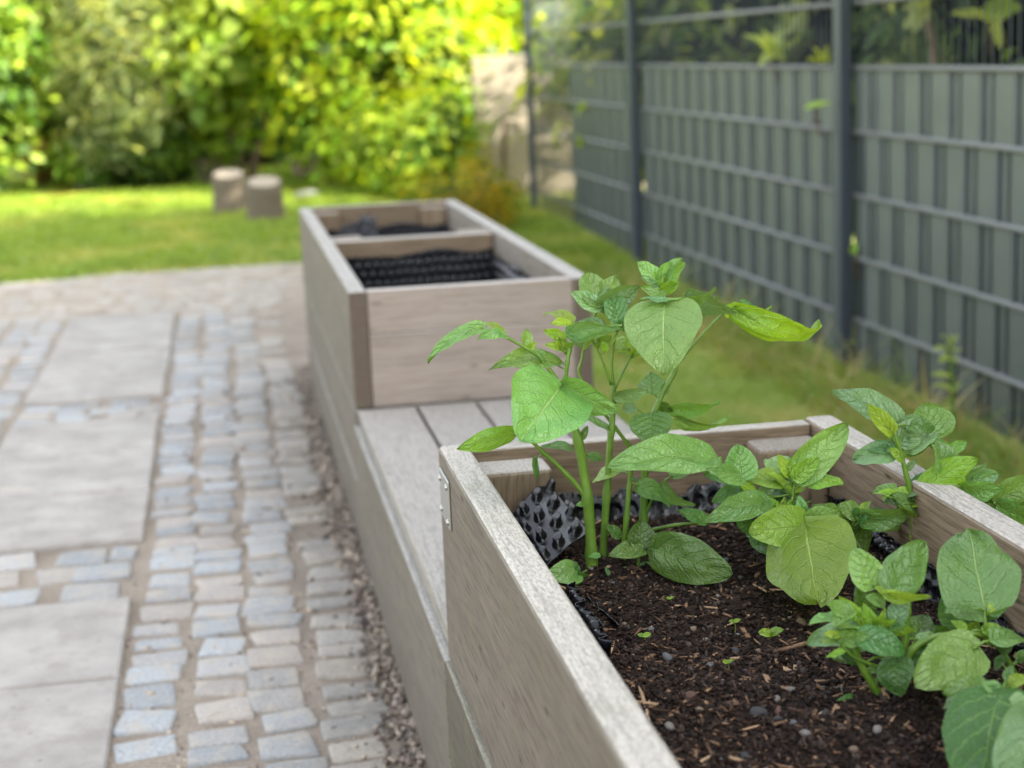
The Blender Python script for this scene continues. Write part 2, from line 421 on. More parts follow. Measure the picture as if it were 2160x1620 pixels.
# ------------------------------------------------------------------ world, sun
SUN = Vector((.66, -.43, .60)).normalized()          # towards the sun: from the right, a little behind the camera
el = math.asin(SUN.z); az = math.atan2(SUN.x, SUN.y)
w = bpy.data.worlds.new('World'); scene.world = w; w.use_nodes = True
nt = w.node_tree; nt.nodes.clear(); b = NB(nt)
sky = b.n('TexSky', sky_type='NISHITA'); sky.sun_disc = False; sky.sun_elevation = el; sky.sun_rotation = az
sky.air_density = 1.0; sky.dust_density = 2.5; sky.ozone_density = .6
hs = b.n('HueSaturation'); hs.inputs['Saturation'].default_value = .30; b.l(sky.outputs[0], hs.inputs['Color'])
bg = b.n('Background'); bg.inputs[1].default_value = .15; b.l(hs.outputs[0], bg.inputs[0])
wo = b.n('OutputWorld'); b.l(bg.outputs[0], wo.inputs[0])
sl = bpy.data.lights.new('sun', 'SUN'); sl.energy = 4.3; sl.angle = rad(.53); sl.color = (1, .93, .80)
so = bpy.data.objects.new('sun', sl); COL.objects.link(so)
so.rotation_euler = (-SUN).to_track_quat('-Z', 'Y').to_euler(); so.location = (4, -3, 6)
scene.view_settings.view_transform = 'Standard'; scene.view_settings.look = 'None'
scene.view_settings.exposure = 2.3; scene.view_settings.gamma = 1
scene.cycles.use_denoising = True
scene.cycles.max_bounces = 8; scene.cycles.transparent_max_bounces = 8
scene.cycles.sample_clamp_indirect = 6

# ------------------------------------------------------------------ ground
def ssm(a, b_, x):
    t = min(1, max(0, (x - a) / (b_ - a))); return t * t * (3 - 2 * t)
def gz(x, y):
    """lawn height: level with the paving, falling gently towards the fence"""
    z = -.02 - .165 * ssm(.75, 1.6, x) * (1 - .35 * ssm(7, 10, y))
    z += .012 * mnoise.noise(Vector((x * 1.3, y * 1.3, 0)))
    return z
def build_ground():
    xs = list(np.linspace(-6, 6, 97)); ys = list(np.linspace(-4, 24, 141))
    xs = [-120, -40, -15] + xs + [15, 40, 120]; ys = [-120, -40, -12] + ys + [40, 80, 200]
    V = []; 
    for y in ys:
        for x in xs:
            z = gz(x, y)
            if x < .7 and y < 7.35: z = -.06
            V.append((x, y, z))
    nx = len(xs); Fc = [[j * nx + i, j * nx + i + 1, (j + 1) * nx + i + 1, (j + 1) * nx + i] for j in range(len(ys) - 1) for i in range(nx - 1)]
    o = link('ground', from_arrays('ground', V, Fc), M['ground']); tag(o, kind='structure')
    return o
build_ground()
# lawn edge curve of the paving: y of the far edge by x
def edge_y(x): return 7.37 + .012 * math.sin(x * 9) + (-.05 if x < -.6 else 0) + .06 * min(0, x + .4)
# paving bed (sand), one sheet
V = []; Fc = []
xs = np.linspace(-5, .64, 48)
for i, x in enumerate(xs):
    V += [(x, -4, 0), (x, 2, 0), (x, edge_y(x), 0), (x, edge_y(x) + .005, -.07)]
for i in range(len(xs) - 1):
    for k in range(3): a = i * 4 + k; Fc.append([a, a + 4, a + 5, a + 1])
tag(link('sand_bed', from_arrays('sand_bed', V, Fc, smooth=False), M['sand']), kind='structure')

def build_setts():
    V, Fc, C = [], [], []
    rnd = random.Random(3)
    def sett(cx, cy_, lx, ly):
        lx *= rnd.uniform(.80, .96); ly *= rnd.uniform(.76, .94)
        cx += rnd.uniform(-.008, .008) + .006 * math.sin(cy_ * 4 + cx * 30); cy_ += rnd.uniform(-.006, .006)
        an = rnd.gauss(0, .09); ca, sa = math.cos(an), math.sin(an)
        k = rnd.uniform(.1, .3)
        P = []
        for (ux, uy) in ((-1, -1), (1, -1), (1, 1), (-1, 1)):
            jx, jy = rnd.uniform(-.22, .1), rnd.uniform(-.26, .12)
            qx, qy = ux * (1 + jx) * lx / 2, uy * (1 + jy) * ly / 2
            P.append((qx, qy))
        ring = []
        for i in range(4):
            p0, p, p1 = P[i - 1], P[i], P[(i + 1) % 4]
            kk = k * rnd.uniform(.5, 1.3)
            ring.append((p[0] + (p0[0] - p[0]) * kk * .6, p[1] + (p0[1] - p[1]) * kk * .6))
            ring.append((p[0] * (1 - .13 * kk * 2), p[1] * (1 - .13 * kk * 2)))
            ring.append((p[0] + (p1[0] - p[0]) * kk * .6, p[1] + (p1[1] - p[1]) * kk * .6))
        h = rnd.uniform(.0025, .0065); tx, ty = rnd.gauss(0, .02), rnd.gauss(0, .02)
        k1, k2 = rnd.uniform(.75, 1.2), rnd.uniform(.8, 1.15)
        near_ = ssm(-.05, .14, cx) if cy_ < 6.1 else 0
        far_ = ssm(5.7, 6.3, cy_); h *= 1 - .25 * far_
        base = len(V); n = 12
        r = rnd.random()
        g = rnd.uniform(.24, .36)
        if r < .5: col = (g * .94, g * .985, g * 1.01)
        elif r < .8: col = (g, g * .98, g * .95)
        else: col = (g * 1.05, g * .95, g * .86)
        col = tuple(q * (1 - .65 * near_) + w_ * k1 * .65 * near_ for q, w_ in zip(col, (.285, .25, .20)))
        col = tuple(q * (1 - .6 * far_) + w_ * k2 * .6 * far_ for q, w_ in zip(col, (.39, .33, .255)))
        for sc, z in ((1, -.02), (1, h - .004), (.97, h - .001), (.88, h), (.4, h + .0006)):
            for (x, y) in ring:
                x2, y2 = x * sc, y * sc
                V.append((cx + ca * x2 - sa * y2, cy_ + sa * x2 + ca * y2, z + tx * x2 * (z > 0) + ty * y2 * (z > 0) + rnd.uniform(-.0008, .0008))); C.append(col)
        for lv in range(4):
            for i in range(n):
                a = base + lv * n + i; c = base + lv * n + (i + 1) % n
                Fc.append([a, c, c + n, a + n])
        Fc.append([base + 4 * n + i for i in range(n)])
    # four courses between slabs and the beds
    for ci in range(4):
        x0 = -.188 + ci * .088
        y = 1.2 + rnd.uniform(0, .05)
        while y < 6.15:
            ly = rnd.uniform(.062, .10)
            if not (ci == 3 and rnd.random() < .22): sett(x0 + .044, y + ly / 2, .092, ly)
            y += ly
    # cross courses between slab groups
    for (ya, yb) in ((2.76, 3.09), (4.255, 4.50)):
        n = 3 if yb - ya > .3 else 3
        for k in range(n):
            yy = ya + (k + .5) * (yb - ya) / n; x = -.57
            while x < -.2:
                lx = rnd.uniform(.085, .125)
                if x + lx > -.19: lx = -.19 - x
                if lx > .05 and rnd.random() > .06: sett(x + lx / 2, yy, lx, (yb - ya) / n)
                x += lx
    # left of the slabs
    for ci in range(14):
        x0 = -.57 - (ci + 1) * .095; y = 2.4 + rnd.uniform(0, .05)
        while y < 6.2:
            ly = rnd.uniform(.065, .105); sett(x0 + .047, y + ly / 2, .095, ly); y += ly
    # far apron: rows run across
    y = 6.15
    while y < 7.33:
        x = -2.6
        while x < .19:
            lx = rnd.uniform(.08, .12)
            if y + .09 < edge_y(x) and rnd.random() > .12: sett(x + lx / 2, y + .045, lx, .095)
            x += lx
        y += .092
    o = link('cobbled_path', from_arrays('cobbled_path', V, Fc, cols=C), M['sett']); tag(o, kind='structure')
build_setts()
def build_slabs():
    V, Fc = [], []
    rnd = random.Random(4)
    ys = [(1.25, 1.62), (1.625, 1.995), (2.0, 2.367), (2.373, 2.748), (3.10, 3.472), (3.477, 3.85), (3.855, 4.235), (4.515, 4.89), (4.895, 5.27), (5.275, 5.65), (5.655, 6.05)]
    for (a, c) in ys:
        x0, x1 = -.561 + rnd.uniform(-.003, .003), -.196 + rnd.uniform(-.003, .003); h = .011 + rnd.uniform(-.002, .002)
        base = len(V); tl = rnd.uniform(-.002, .002)
        for (ins, z) in ((0, -.03), (0, h - .004), (.0035, h)):
            V += [(x0 + ins, a + .002 + ins, z), (x1 - ins, a + .002 + ins, z + tl), (x1 - ins, c - .002 - ins, z + tl), (x0 + ins, c - .002 - ins, z)]
        for lv in range(2):
            for i in range(4):
                p = base + lv * 4 + i; q = base + lv * 4 + (i + 1) % 4; Fc.append([p, q, q + 4, p + 4])
        Fc.append([base + 8, base + 9, base + 10, base + 11])
    o = link('paving_slabs', from_arrays('paving_slabs', V, Fc, smooth=False), M['slab']); tag(o, kind='structure')
build_slabs()

def rock_mesh(name, seed, r=1.0, sub=2, amp=.35, sq=(1, 1, .7), col=(.3, .3, .3)):
    bm = bmesh.new(); bmesh.ops.create_icosphere(bm, subdivisions=sub, radius=1)
    o = Vector((seed * 3.7, seed * 1.3, seed * .7))
    for v in bm.verts:
        d = 1 + amp * mnoise.noise(v.co * .9 + o) + amp * .4 * mnoise.noise(v.co * 2.3 + o)
        v.co = Vector((v.co.x * d * sq[0], v.co.y * d * sq[1], v.co.z * d * sq[2])) * r
    V = [tuple(v.co) for v in bm.verts]; Fc = [[v.index for v in f.verts] for f in bm.faces]; bm.free()
    return from_arrays(name, V, Fc, cols=np.tile(np.array(col), (len(V), 1)))
def scatter_bits(name, pts, dims, cols, mat, seed, tilt=.35, kind='stuff', ztop=None):
    """many small splinters / grains as ONE mesh: warped 8-corner chips"""
    rg = np.random.default_rng(seed); n = len(pts)
    cube = np.array([(-1, -1, -1), (1, -1, -1), (1, 1, -1), (-1, 1, -1), (-1, -1, 1), (1, -1, 1), (1, 1, 1), (-1, 1, 1)], float) * .5
    V = cube[None] * (1 + rg.uniform(-.3, .3, (n, 8, 3)))
    V *= dims[:, None, :]
    yaw = rg.uniform(0, 2 * np.pi, n); p = rg.normal(0, tilt, n); r = rg.normal(0, tilt, n)
    def rot(V, a, i, j):
        c, s = np.cos(a)[:, None], np.sin(a)[:, None]; x, y = V[..., i].copy(), V[..., j].copy()
        V[..., i] = c * x - s * y; V[..., j] = s * x + c * y
    rot(V, r, 1, 2); rot(V, p, 0, 2); rot(V, yaw, 0, 1)
    V += pts[:, None, :]
    f = np.array([(0, 3, 2, 1), (4, 5, 6, 7), (0, 1, 5, 4), (1, 2, 6, 5), (2, 3, 7, 6), (3, 0, 4, 7)])
    Fc = (f[None] + (np.arange(n) * 8)[:, None, None]).reshape(-1, 4)
    C = np.repeat(cols, 8, axis=0)
    o = link(name, from_arrays(name, V.reshape(-1, 3), Fc, cols=C, smooth=False), mat)
    tag(o, kind=kind); return o
def pick(rg, n, pal, var=.2):
    pal = np.array(pal); c = pal[rg.integers(0, len(pal), n)]
    return c * rg.uniform(1 - var, 1 + var, (n, 1))
# gravel in joints and along the foot of the beds
rg = np.random.default_rng(11)
n1, n2 = 2900, 900
P1 = np.stack([.199 - np.abs(rg.normal(0, .03, n1)), 1.4 + 3.4 * rg.random(n1) ** 1.9, rg.uniform(.0, .006, n1)], 1)
P2 = np.stack([rg.uniform(-.2, .19, n2), rg.uniform(1.7, 4.6, n2), rg.uniform(-.001, .002, n2)], 1)
P = np.concatenate([P1, P2]); s = rg.gamma(3, .0011, (len(P), 1)) + .0018
gravel = scatter_bits('gravel', P, s * rg.uniform(.6, 1.3, (len(P), 3)),
    pick(rg, len(P), [(.18, .145, .115), (.26, .215, .17), (.36, .305, .24), (.12, .10, .085), (.40, .33, .25), (.22, .165, .14)]), M['pebble'], 5, .5)
tag(gravel, 'loose reddish grey grit lying between the stones beside the planter foot', 'gravel')

# ------------------------------------------------------------------ raised beds and bench
XL, W_, ZR, ZS = .199, .428, .474, .266
XR = XL + W_; TH = .032
YA, YB, YC = 1.689, 2.889, 4.62
SE = .240                                               # seam height, underside of the upper boards
near = empty('raised_bed', (.413, .9, 0), 'weathered grey wooden planter in front, full of soil and leafy potato plants', 'planter', 'raised planter boxes')
# upper boards
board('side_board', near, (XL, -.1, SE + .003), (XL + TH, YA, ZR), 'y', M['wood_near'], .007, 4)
board('side_board', near, (XR - TH, -.1, SE + .003), (XR, YA, ZR), 'y', M['wood_in'], .006, 4)
board('end_board', near, (XL + TH + .0006, YA - .024, SE + .003), (XR - TH - .0006, YA - .001, ZR - .003), 'x', M['wood_in'], .003)
board('end_board', near, (XL + TH + .0006, -.099, SE + .003), (XR - TH - .0006, -.076, ZR - .003), 'x', M['wood_in'], .003)
# lower boards
board('side_board', near, (XL - .0035, -.1, .122), (XL + TH, YA, SE), 'y', M['wood_moss'], .004)
board('side_board', near, (XL - .002, -.1, -.03), (XL + TH, YA, .119), 'y', M['wood_moss'], .004)
board('side_board', near, (XR - TH, -.1, -.15), (XR, YA, SE), 'y', M['wood_in'], .004)
board('end_board', near, (XL + TH + .0006, YA - .024, -.1), (XR - TH - .0006, YA - .001, SE), 'x', M['wood_in'], .003)
for (x0, x1) in ((XL + TH + .0008, XL + TH + .074), (XR - TH - .074, XR - TH - .0008)):
    board('corner_post', near, (x0, YA - .079, .0), (x1, YA - .0246, ZR - .014), 'z', M['wood_post'] if x0 > .4 else M['wood_in'], .007, 4)
# zinc plate on the outer face
pl = link('corner_plate', boxmesh('corner_plate', .0022, .066, .05, .0008, 1), M['metal'], near, (XL - .0012, 1.632, .432), (rad(0), 0, 0))
for (yy, zz) in ((1.608, .414), (1.656, .416), (1.608, .450), (1.656, .448)):
    bm = bmesh.new(); bmesh.ops.create_uvsphere(bm, u_segments=10, v_segments=6, radius=.0036)
    bmesh.ops.scale(bm, vec=(.7, 1, 1), verts=bm.verts); me = bpy.data.meshes.new('screw'); bm.to_mesh(me); bm.free()
    link('screw', me, M['screw'], pl, (XL - .0026, yy, zz))

bench = empty('bench', (.413, 2.29, 0), 'plain wooden seat of four planks joining the two planters', 'bench')
pw = (W_ - .004) / 4
for k in range(4):
    x0 = XL + .002 + k * pw
    board('seat_plank', bench, (x0 + .003, YA + .0015, ZS - .024), (x0 + pw - .003, YB - .0015, ZS), 'y', M['wood_bench'], .004)
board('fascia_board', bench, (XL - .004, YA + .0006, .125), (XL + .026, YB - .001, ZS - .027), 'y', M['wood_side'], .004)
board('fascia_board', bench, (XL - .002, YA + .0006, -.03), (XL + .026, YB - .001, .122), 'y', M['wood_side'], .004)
board('fascia_board', bench, (XR - .028, YA + .0006, -.15), (XR, YB - .001, ZS - .027), 'y', M['wood_in'], .004)
board('bearer', bench, (XL + .03, 2.2, .18), (XR - .03, 2.26, ZS - .025), 'x', M['wood_in'], .003)

far = empty('raised_bed', (.413, 3.75, 0), 'weathered wooden planter behind the bench, divided in two and lined with black plastic', 'planter', 'raised planter boxes')
YD = 3.76
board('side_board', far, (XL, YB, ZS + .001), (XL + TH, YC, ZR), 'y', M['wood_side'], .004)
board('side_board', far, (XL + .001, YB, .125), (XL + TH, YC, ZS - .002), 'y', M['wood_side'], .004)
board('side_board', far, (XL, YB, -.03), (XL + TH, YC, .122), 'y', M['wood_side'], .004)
board('side_board', far, (XR - TH, YB, ZS), (XR, YC, ZR), 'y', M['wood_rim'], .004)
board('side_board', far, (XR - TH, YB, -.15), (XR, YC, ZS - .003), 'y', M['wood_side'], .004)
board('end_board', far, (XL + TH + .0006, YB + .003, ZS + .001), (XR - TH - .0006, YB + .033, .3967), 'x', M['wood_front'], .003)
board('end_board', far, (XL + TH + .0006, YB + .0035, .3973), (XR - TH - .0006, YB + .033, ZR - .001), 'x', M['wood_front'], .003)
board('end_board', far, (XL + TH + .0006, YB + .003, -.03), (XR - TH - .0006, YB + .033, ZS - .002), 'x', M['wood_in'], .003)
board('end_board', far, (XL + TH + .0006, YC - .03, .0), (XR - TH - .0006, YC, ZR), 'x', M['wood_in'], .003)
board('divider_board', far, (XL + TH + .0006, YD, .1), (XR - TH - .0006, YD + .05, ZR - .006), 'x', M['wood_in'], .004)
for (x0, y0) in ((XL + TH + .001, YB + .0336), (XR - TH - .071, YB + .0336), (XL + TH + .001, YC - .081), (XR - TH - .071, YC - .081),
                 (XL + TH + .001, YD + .0506), (XR - TH - .071, YD + .0506)):
    board('corner_post', far, (x0, y0, .0), (x0 + .07, y0 + .05, ZR - (.012 if y0 < 3.72 or y0 > 4 else .004)), 'z', M['wood_post'], .005)

# soil
SOILZ = .385
def soil_z(x, y):
    v = Vector((x, y, 0))
    z = SOILZ + .008 * mnoise.noise(v * 7) + .006 * mnoise.noise(v * 22 + Vector((5, 0, 0))) + .006 * mnoise.noise(v * 45)
    z += .012 * math.exp(-((x - .33) ** 2 + (y - 1.48) ** 2) / .004) + .012 * math.exp(-((x - .465) ** 2 + (y - 1.115) ** 2) / .003)
    z -= .012 * math.exp(-((x - .39) ** 2 + (y - 1.25) ** 2) / .01)
    return z
def build_soil(name, x0, x1, y0, y1, zf, nx, ny, label):
    V = []
    for j in range(ny + 1):
        for i in range(nx + 1):
            x = x0 + (x1 - x0) * i / nx; y = y0 + (y1 - y0) * j / ny
            V.append((x, y, zf(x, y) + .0016 * mnoise.noise(Vector((x, y, 0)) * 170)))
    Fc = [[j * (nx + 1) + i, j * (nx + 1) + i + 1, (j + 1) * (nx + 1) + i + 1, (j + 1) * (nx + 1) + i] for j in range(ny) for i in range(nx)]
    o = link(name, from_arrays(name, V, Fc), M['soil'])
    return tag(o, label, 'soil', None, 'stuff')
build_soil('soil', XL + TH + .002, XR - TH - .002, .7, YA - .026, soil_z, 150, 380, 'dark brown crumbly potting soil filling the front planter')
build_soil('soil', XL + TH + .002, XR - TH - .002, YB + .035, YC - .032, lambda x, y: .315 + .02 * mnoise.noise(Vector((x, y, 0)) * 9), 50, 200, 'dry brown soil low down in the rear planter')
# bark fibres and grit in the soil
rg = np.random.default_rng(21)
def soil_pts(n, lift=.001, y0=.95, y1=1.66):
    x = rg.uniform(XL + TH + .004, XR - TH - .004, n); y = rg.uniform(y0, y1, n)
    z = np.array([soil_z(a, b_) for a, b_ in zip(x, y)]) + lift
    return np.stack([x, y, z], 1)
n = 9000
d = np.stack([rg.gamma(2.0, .0024, n) + .0015, rg.gamma(3, .00042, n) + .0005, rg.gamma(3, .00025, n) + .0004], 1)
ch = scatter_bits('bark_mulch', soil_pts(n, .0012), d, pick(rg, n, [(.014, .01, .008), (.024, .016, .012), (.011, .008, .0065), (.035, .023, .017), (.02, .015, .012), (.014, .01, .008), (.028, .02, .015), (.06, .038, .026), (.13, .085, .055), (.03, .02, .016), (.045, .03, .022), (.014, .01, .008), (.02, .014, .011), (.2, .14, .09)], .3) , M['chip'], 22, .3)
tag(ch, 'brown bark fibres and splinters strewn over the potting soil', 'mulch')
n = 240
d = np.stack([rg.gamma(3, .0036, n) + .003, rg.gamma(3, .0005, n) + .0007, rg.gamma(3, .0003, n) + .0005], 1)
sl_ = scatter_bits('wood_splinters', soil_pts(n, .002), d, pick(rg, n, [(.16, .11, .07), (.26, .19, .12), (.09, .06, .042), (.34, .26, .17), (.05, .034, .026)], .25), M['chip'], 25, .18)
tag(sl_, 'pale straw and wood splinters lying on the potting soil', 'splinters')
n = 12000
d = rg.gamma(2.4, .0008, (n, 3)) + .0007
cr = scatter_bits('soil_crumbs', soil_pts(n, .0008), d, pick(rg, n, [(.01, .0075, .0065), (.016, .012, .01), (.026, .019, .016), (.016, .012, .01), (.05, .042, .038)], .3), M['chip'], 23, .6)
tag(cr, 'dark crumbs of earth loose on the planter soil', 'soil')
PEB = [('pale grey', (.17, .155, .14)), ('dark grey', (.035, .035, .037)), ('tan', (.16, .115, .08)), ('bluish grey', (.10, .105, .105)), ('reddish brown', (.10, .05, .035))]
protos = {}
rr = random.Random(9)
def pebble(x, y, r, kind):
    nm, c = PEB[kind]
    key = (kind, rr.randrange(3))
    if key not in protos: protos[key] = rock_mesh('pebble', kind * 5 + key[1], 1.0, 2, .3, (1, .8, .62), c); protos[key].materials.append(M['pebble'])
    o = bpy.data.objects.new('pebble', protos[key]); COL.objects.link(o)
    o.location = (x, y, soil_z(x, y) + r * .25); o.scale = (r, r, r); o.rotation_euler = (rr.gauss(0, .3), rr.gauss(0, .3), rr.uniform(0, 6.28))
    tag(o, nm + ' pebble lying on the dark soil of the front planter', 'pebble', nm + ' pebbles on the soil')
for (px, py, r, k) in [(1497, 1395, .0048, 3), (1600, 1505, .0072, 1), (1645, 1500, .005, 4), (1636, 1472, .0042, 0), (1668, 1460, .004, 0), (1610, 1498, .004, 0), (1735, 1448, .0036, 3),
        (1772, 1465, .0048, 0), (1410, 1372, .006, 3), (1372, 1330, .004, 3), (1670, 1535, .0042, 3), (1690, 1303, .0052, 2), (1413, 1533, .005, 0), (1600, 1350, .0036, 2),
        (1520, 1430, .004, 0), (1740, 1520, .0046, 1), (1640, 1515, .004, 1), (1480, 1660, .005, 0), (1460, 1320, .005, 2), (1760, 1330, .003, 0), (1570, 1590, .005, 1),
        (1515, 1260, .003, 0), (1560, 1215, .003, 0), (1530, 1185, .0035, 3), (1700, 1570, .005, 0), (1800, 1590, .0045, 2), (1455, 1470, .005, 4), (1550, 1350, .0045, 1), (1850, 1560, .004, 0), (1475, 1495, .0035, 2)]:
    p = onz(px, py, SOILZ); pebble(p.x, p.y, r, k)
for i in range(70):
    x = rr.uniform(XL + .05, XR - .05); y = rr.uniform(1.0, 1.6); pebble(x, y, rr.uniform(.0012, .0032), rr.choice([0, 0, 1, 2, 3]))

# ------------------------------------------------------------------ dimpled liner
def liner(name, surf, nu, nv, hgt, label, parent=None, cell=14, torn=.0, seed=0, r1=.25, r2=.41):
    """surf(u,v)->Vector for u,v in 0..1 ; nu x nv frustum dimples pushed out along the normal"""
    A, B_ = nu * cell, nv * cell
    P = [[surf(i / A, j / B_) for i in range(A + 1)] for j in range(B_ + 1)]
    V = []
    for j in range(B_ + 1):
        for i in range(A + 1):
            du = P[j][min(i + 1, A)] - P[j][max(i - 1, 0)]; dv = P[min(j + 1, B_)][i] - P[max(j - 1, 0)][i]
            nrm = du.cross(dv); nrm = nrm.normalized() if nrm.length > 1e-12 else Vector((0, 0, 1))
            row = j // cell
            fx = (i / cell + (.5 if row % 2 else 0)) % 1.0 - .5; fy = (j / cell) % 1.0 - .5
            r = math.hypot(fx, fy)
            h = 1 - min(1, max(0, (r - r1) / (r2 - r1)))
            V.append(P[j][i] + nrm * (h * hgt))
    w1 = A + 1; Fc = []
    for j in range(B_):
        for i in range(A):
            if torn:
                q = mnoise.noise(Vector((i * .05, seed * 3.1, 0))) * .5 + .5
                if j / B_ > 1 - torn * q: continue
            Fc.append([j * w1 + i, j * w1 + i + 1, (j + 1) * w1 + i + 1, (j + 1) * w1 + i])
    me = from_arrays(name, V, Fc)
    o = link(name, me, M['plastic'], parent)
    sm = o.modifiers.new('thick', 'SOLIDIFY'); sm.thickness = .0008
    if parent is None: tag(o, label, 'liner')
    return o
def bilin(a, b_, c, d_, bulge=(0, 0, 0), wav=0, k=3.0, sd=0):
    a, b_, c, d_ = map(Vector, (a, b_, c, d_)); bulge = Vector(bulge)
    def f(u, v):
        p = (a * (1 - u) + b_ * u) * (1 - v) + (d_ * (1 - u) + c * u) * v
        p = p + bulge * (4 * u * (1 - u))
        if wav: p = p + Vector((wav * mnoise.noise(Vector((u * k, v * 1.5, sd))), wav * mnoise.noise(Vector((u * k, v * 1.5, sd + 9))), .5 * wav * mnoise.noise(Vector((u * k * 1.4, v, sd + 5)))))
        return p
    return f
A_ = at(1148, 1200, 1.475); B1 = at(1244, 1122, 1.525); C1 = at(1152, 1012, 1.625); D1 = at(1078, 1092, 1.575)
liner('dimpled_liner', bilin(A_, B1, C1, D1, (-.006, -.012, .004), .002, 3, 1), 3, 4, .0085, 'curled flap of black dimpled plastic standing in the left soil corner', cell=22, r1=.20, r2=.33)
liner('dimpled_liner', bilin((.306, 1.640, .365), (.520, 1.640, .37), (.523, 1.660, .433), (.300, 1.660, .428), (0, .0, 0), .004, 7, 2), 12, 3, -.0022, 'ragged black dimpled plastic strip against the inner back board behind the stems', torn=.45, seed=2)
liner('dimpled_liner', bilin((.515, 1.600, .365), (.597, 1.600, .37), (.600, 1.635, .412), (.52, 1.632, .404), (0, -.01, 0), .008, 6, 3), 6, 3, -.006, 'crumpled black plastic piece at the foot of the right corner post', torn=.5, seed=4)
liner('dimpled_liner', bilin((.588, 1.605, .36), (.586, .95, .36), (.592, .95, .418), (.593, 1.605, .420), (0, 0, 0), .004, 14, 4), 40, 4, .0055, 'long black dimpled plastic strip along the right inner board', torn=.35, seed=6)
liner('dimpled_liner', bilin((.274, 1.25, .36), (.274, 1.40, .36), (.280, 1.40, .413), (.279, 1.25, .411), (0, 0, 0), .003, 6, 5), 9, 3, -.0085, 'ribbed black plastic edge poking up along the left board', torn=.15, seed=8)
liner('dimpled_liner', bilin(onz(1305, 1330, .375), onz(1238, 1262, .375), onz(1238, 1256, .396), onz(1305, 1318, .392), (0, 0, 0), .003, 6, 6), 5, 1, .002, 'thin black plastic edge half buried in soil near the left board', torn=.3, seed=9)
for (y0, y1, zz, nm) in ((YB + .05, YD - .008, .452, 'front'), (YD + .105, YC - .085, .436, 'rear')):
    L = link_parent = empty('dimpled_liner', (.413, (y0 + y1) / 2, .3), 'black dimpled plastic lining the %s compartment of the rear planter' % nm, 'liner', 'liners of the rear planter')
    x0, x1 = XL + TH + .006, XR - TH - .006
    liner('back_sheet', bilin((x0, y1, .27), (x1, y1, .27), (x1, y1 + .005, zz - .006), (x0, y1 + .005, zz - .012), (0, -.01, 0), .006, 5, 7), 18, 8, .009, '', L, 7, .12, 3)
    liner('side_sheet', bilin((x1, y1, .27), (x1, y0, .27), (x1 + .002, y0, zz - .02), (x1 + .002, y1, zz - .012), (-.006, 0, 0), .006, 5, 8), 28, 8, .009, '', L, 6, .2, 5)
    liner('side_sheet', bilin((x0, y0, .27), (x0, y1, .27), (x0 - .002, y1, zz - .02), (x0 - .002, y0, zz - .03), (.006, 0, 0), .006, 5, 9), 28, 8, .009, '', L, 6, .2, 7)
    liner('front_sheet', bilin((x1, y0, .27), (x0, y0, .27), (x0, y0, zz - .03), (x1, y0, zz - .03), (0, .006, 0), .006, 5, 9), 16, 8, .009, '', L, 6, .2, 7)
q = at(830, 480, 4.45)
o = liner('dimpled_liner', bilin((.27, 4.38, .36), (.40, 4.36, .36), (.385, 4.50, .462), (.31, 4.50, .425), (0, -.02, .01), .02, 4, 12), 8, 7, .01, 'crumpled heap of black dimpled plastic in the rear compartment', cell=6, torn=.25, seed=11)

# ------------------------------------------------------------------ potato plants
def lprof(t, blunt=.5):
    t = min(1, max(0, t)); q = math.sin(math.pi * t ** .62)
    return blunt * q ** .50 + (1 - blunt) * (q ** .80) * (1 - .25 * t ** 5)
def leaf_geom(B, T, width, n0, fold, arch, cup, sd, side=0.0, nu=12, nv=20, blunt=.5):
    L = (T - B).length; mm = (T - B) / L
    n = (n0 - mm * n0.dot(mm)).normalized(); s = mm.cross(n)
    V, UV, Fc = [], [], []
    amp = .019 * min(1, L / .05)
    tw = (.5 if width < .03 else .12) * math.sin(sd * 5.3); n_, s_ = n, s
    for i in range(nv + 1):
        t = i / nv
        n = n_ * math.cos(tw * t) + s_ * math.sin(tw * t); s = s_ * math.cos(tw * t) - n_ * math.sin(tw * t)
        hw = width / 2 * max(lprof(t, blunt), .02)
        for j in range(nu + 1):
            u = -1 + 2 * j / nu; a = abs(u)
            y = t * L - .085 * L * a ** 1.4 * math.exp(-(t / .22) ** 2)
            z = fold * a * hw + arch * L * 4 * t * (1 - t) - cup * a * a * hw
            z += amp * L * math.sin(2 * math.pi * (6.2 * (t - .34 * a ** 1.25)) + (1.4 if u > 0 else 0)) * a * (1 - a ** 3)
            z += .022 * L * math.sin(t * 8.5 + sd * 2.1 + (1.7 if u > 0 else 0)) * a ** 3
            z += .075 * L * mnoise.noise(Vector((t * 2.2, u * 1.3, sd * 7.7))) + .030 * L * mnoise.noise(Vector((t * 6, u * 4, sd * 3.1)))
            x = u * hw * (1 + .05 * mnoise.noise(Vector((t * 5, sd, u)))) + side * L * 4 * t * (1 - t)
            V.append(B + mm * y + s * x + n * z); UV.append((.5 + u / 2, t))
    w1 = nu + 1
    for i in range(nv):
        for j in range(nu):
            Fc.append([i * w1 + j, i * w1 + j + 1, (i + 1) * w1 + j + 1, (i + 1) * w1 + j])
    return V, UV, Fc
TONE = {'m': 'leaf_m', 'd': 'leaf_d', 'y': 'leaf_y', 'b': 'leaf_b'}
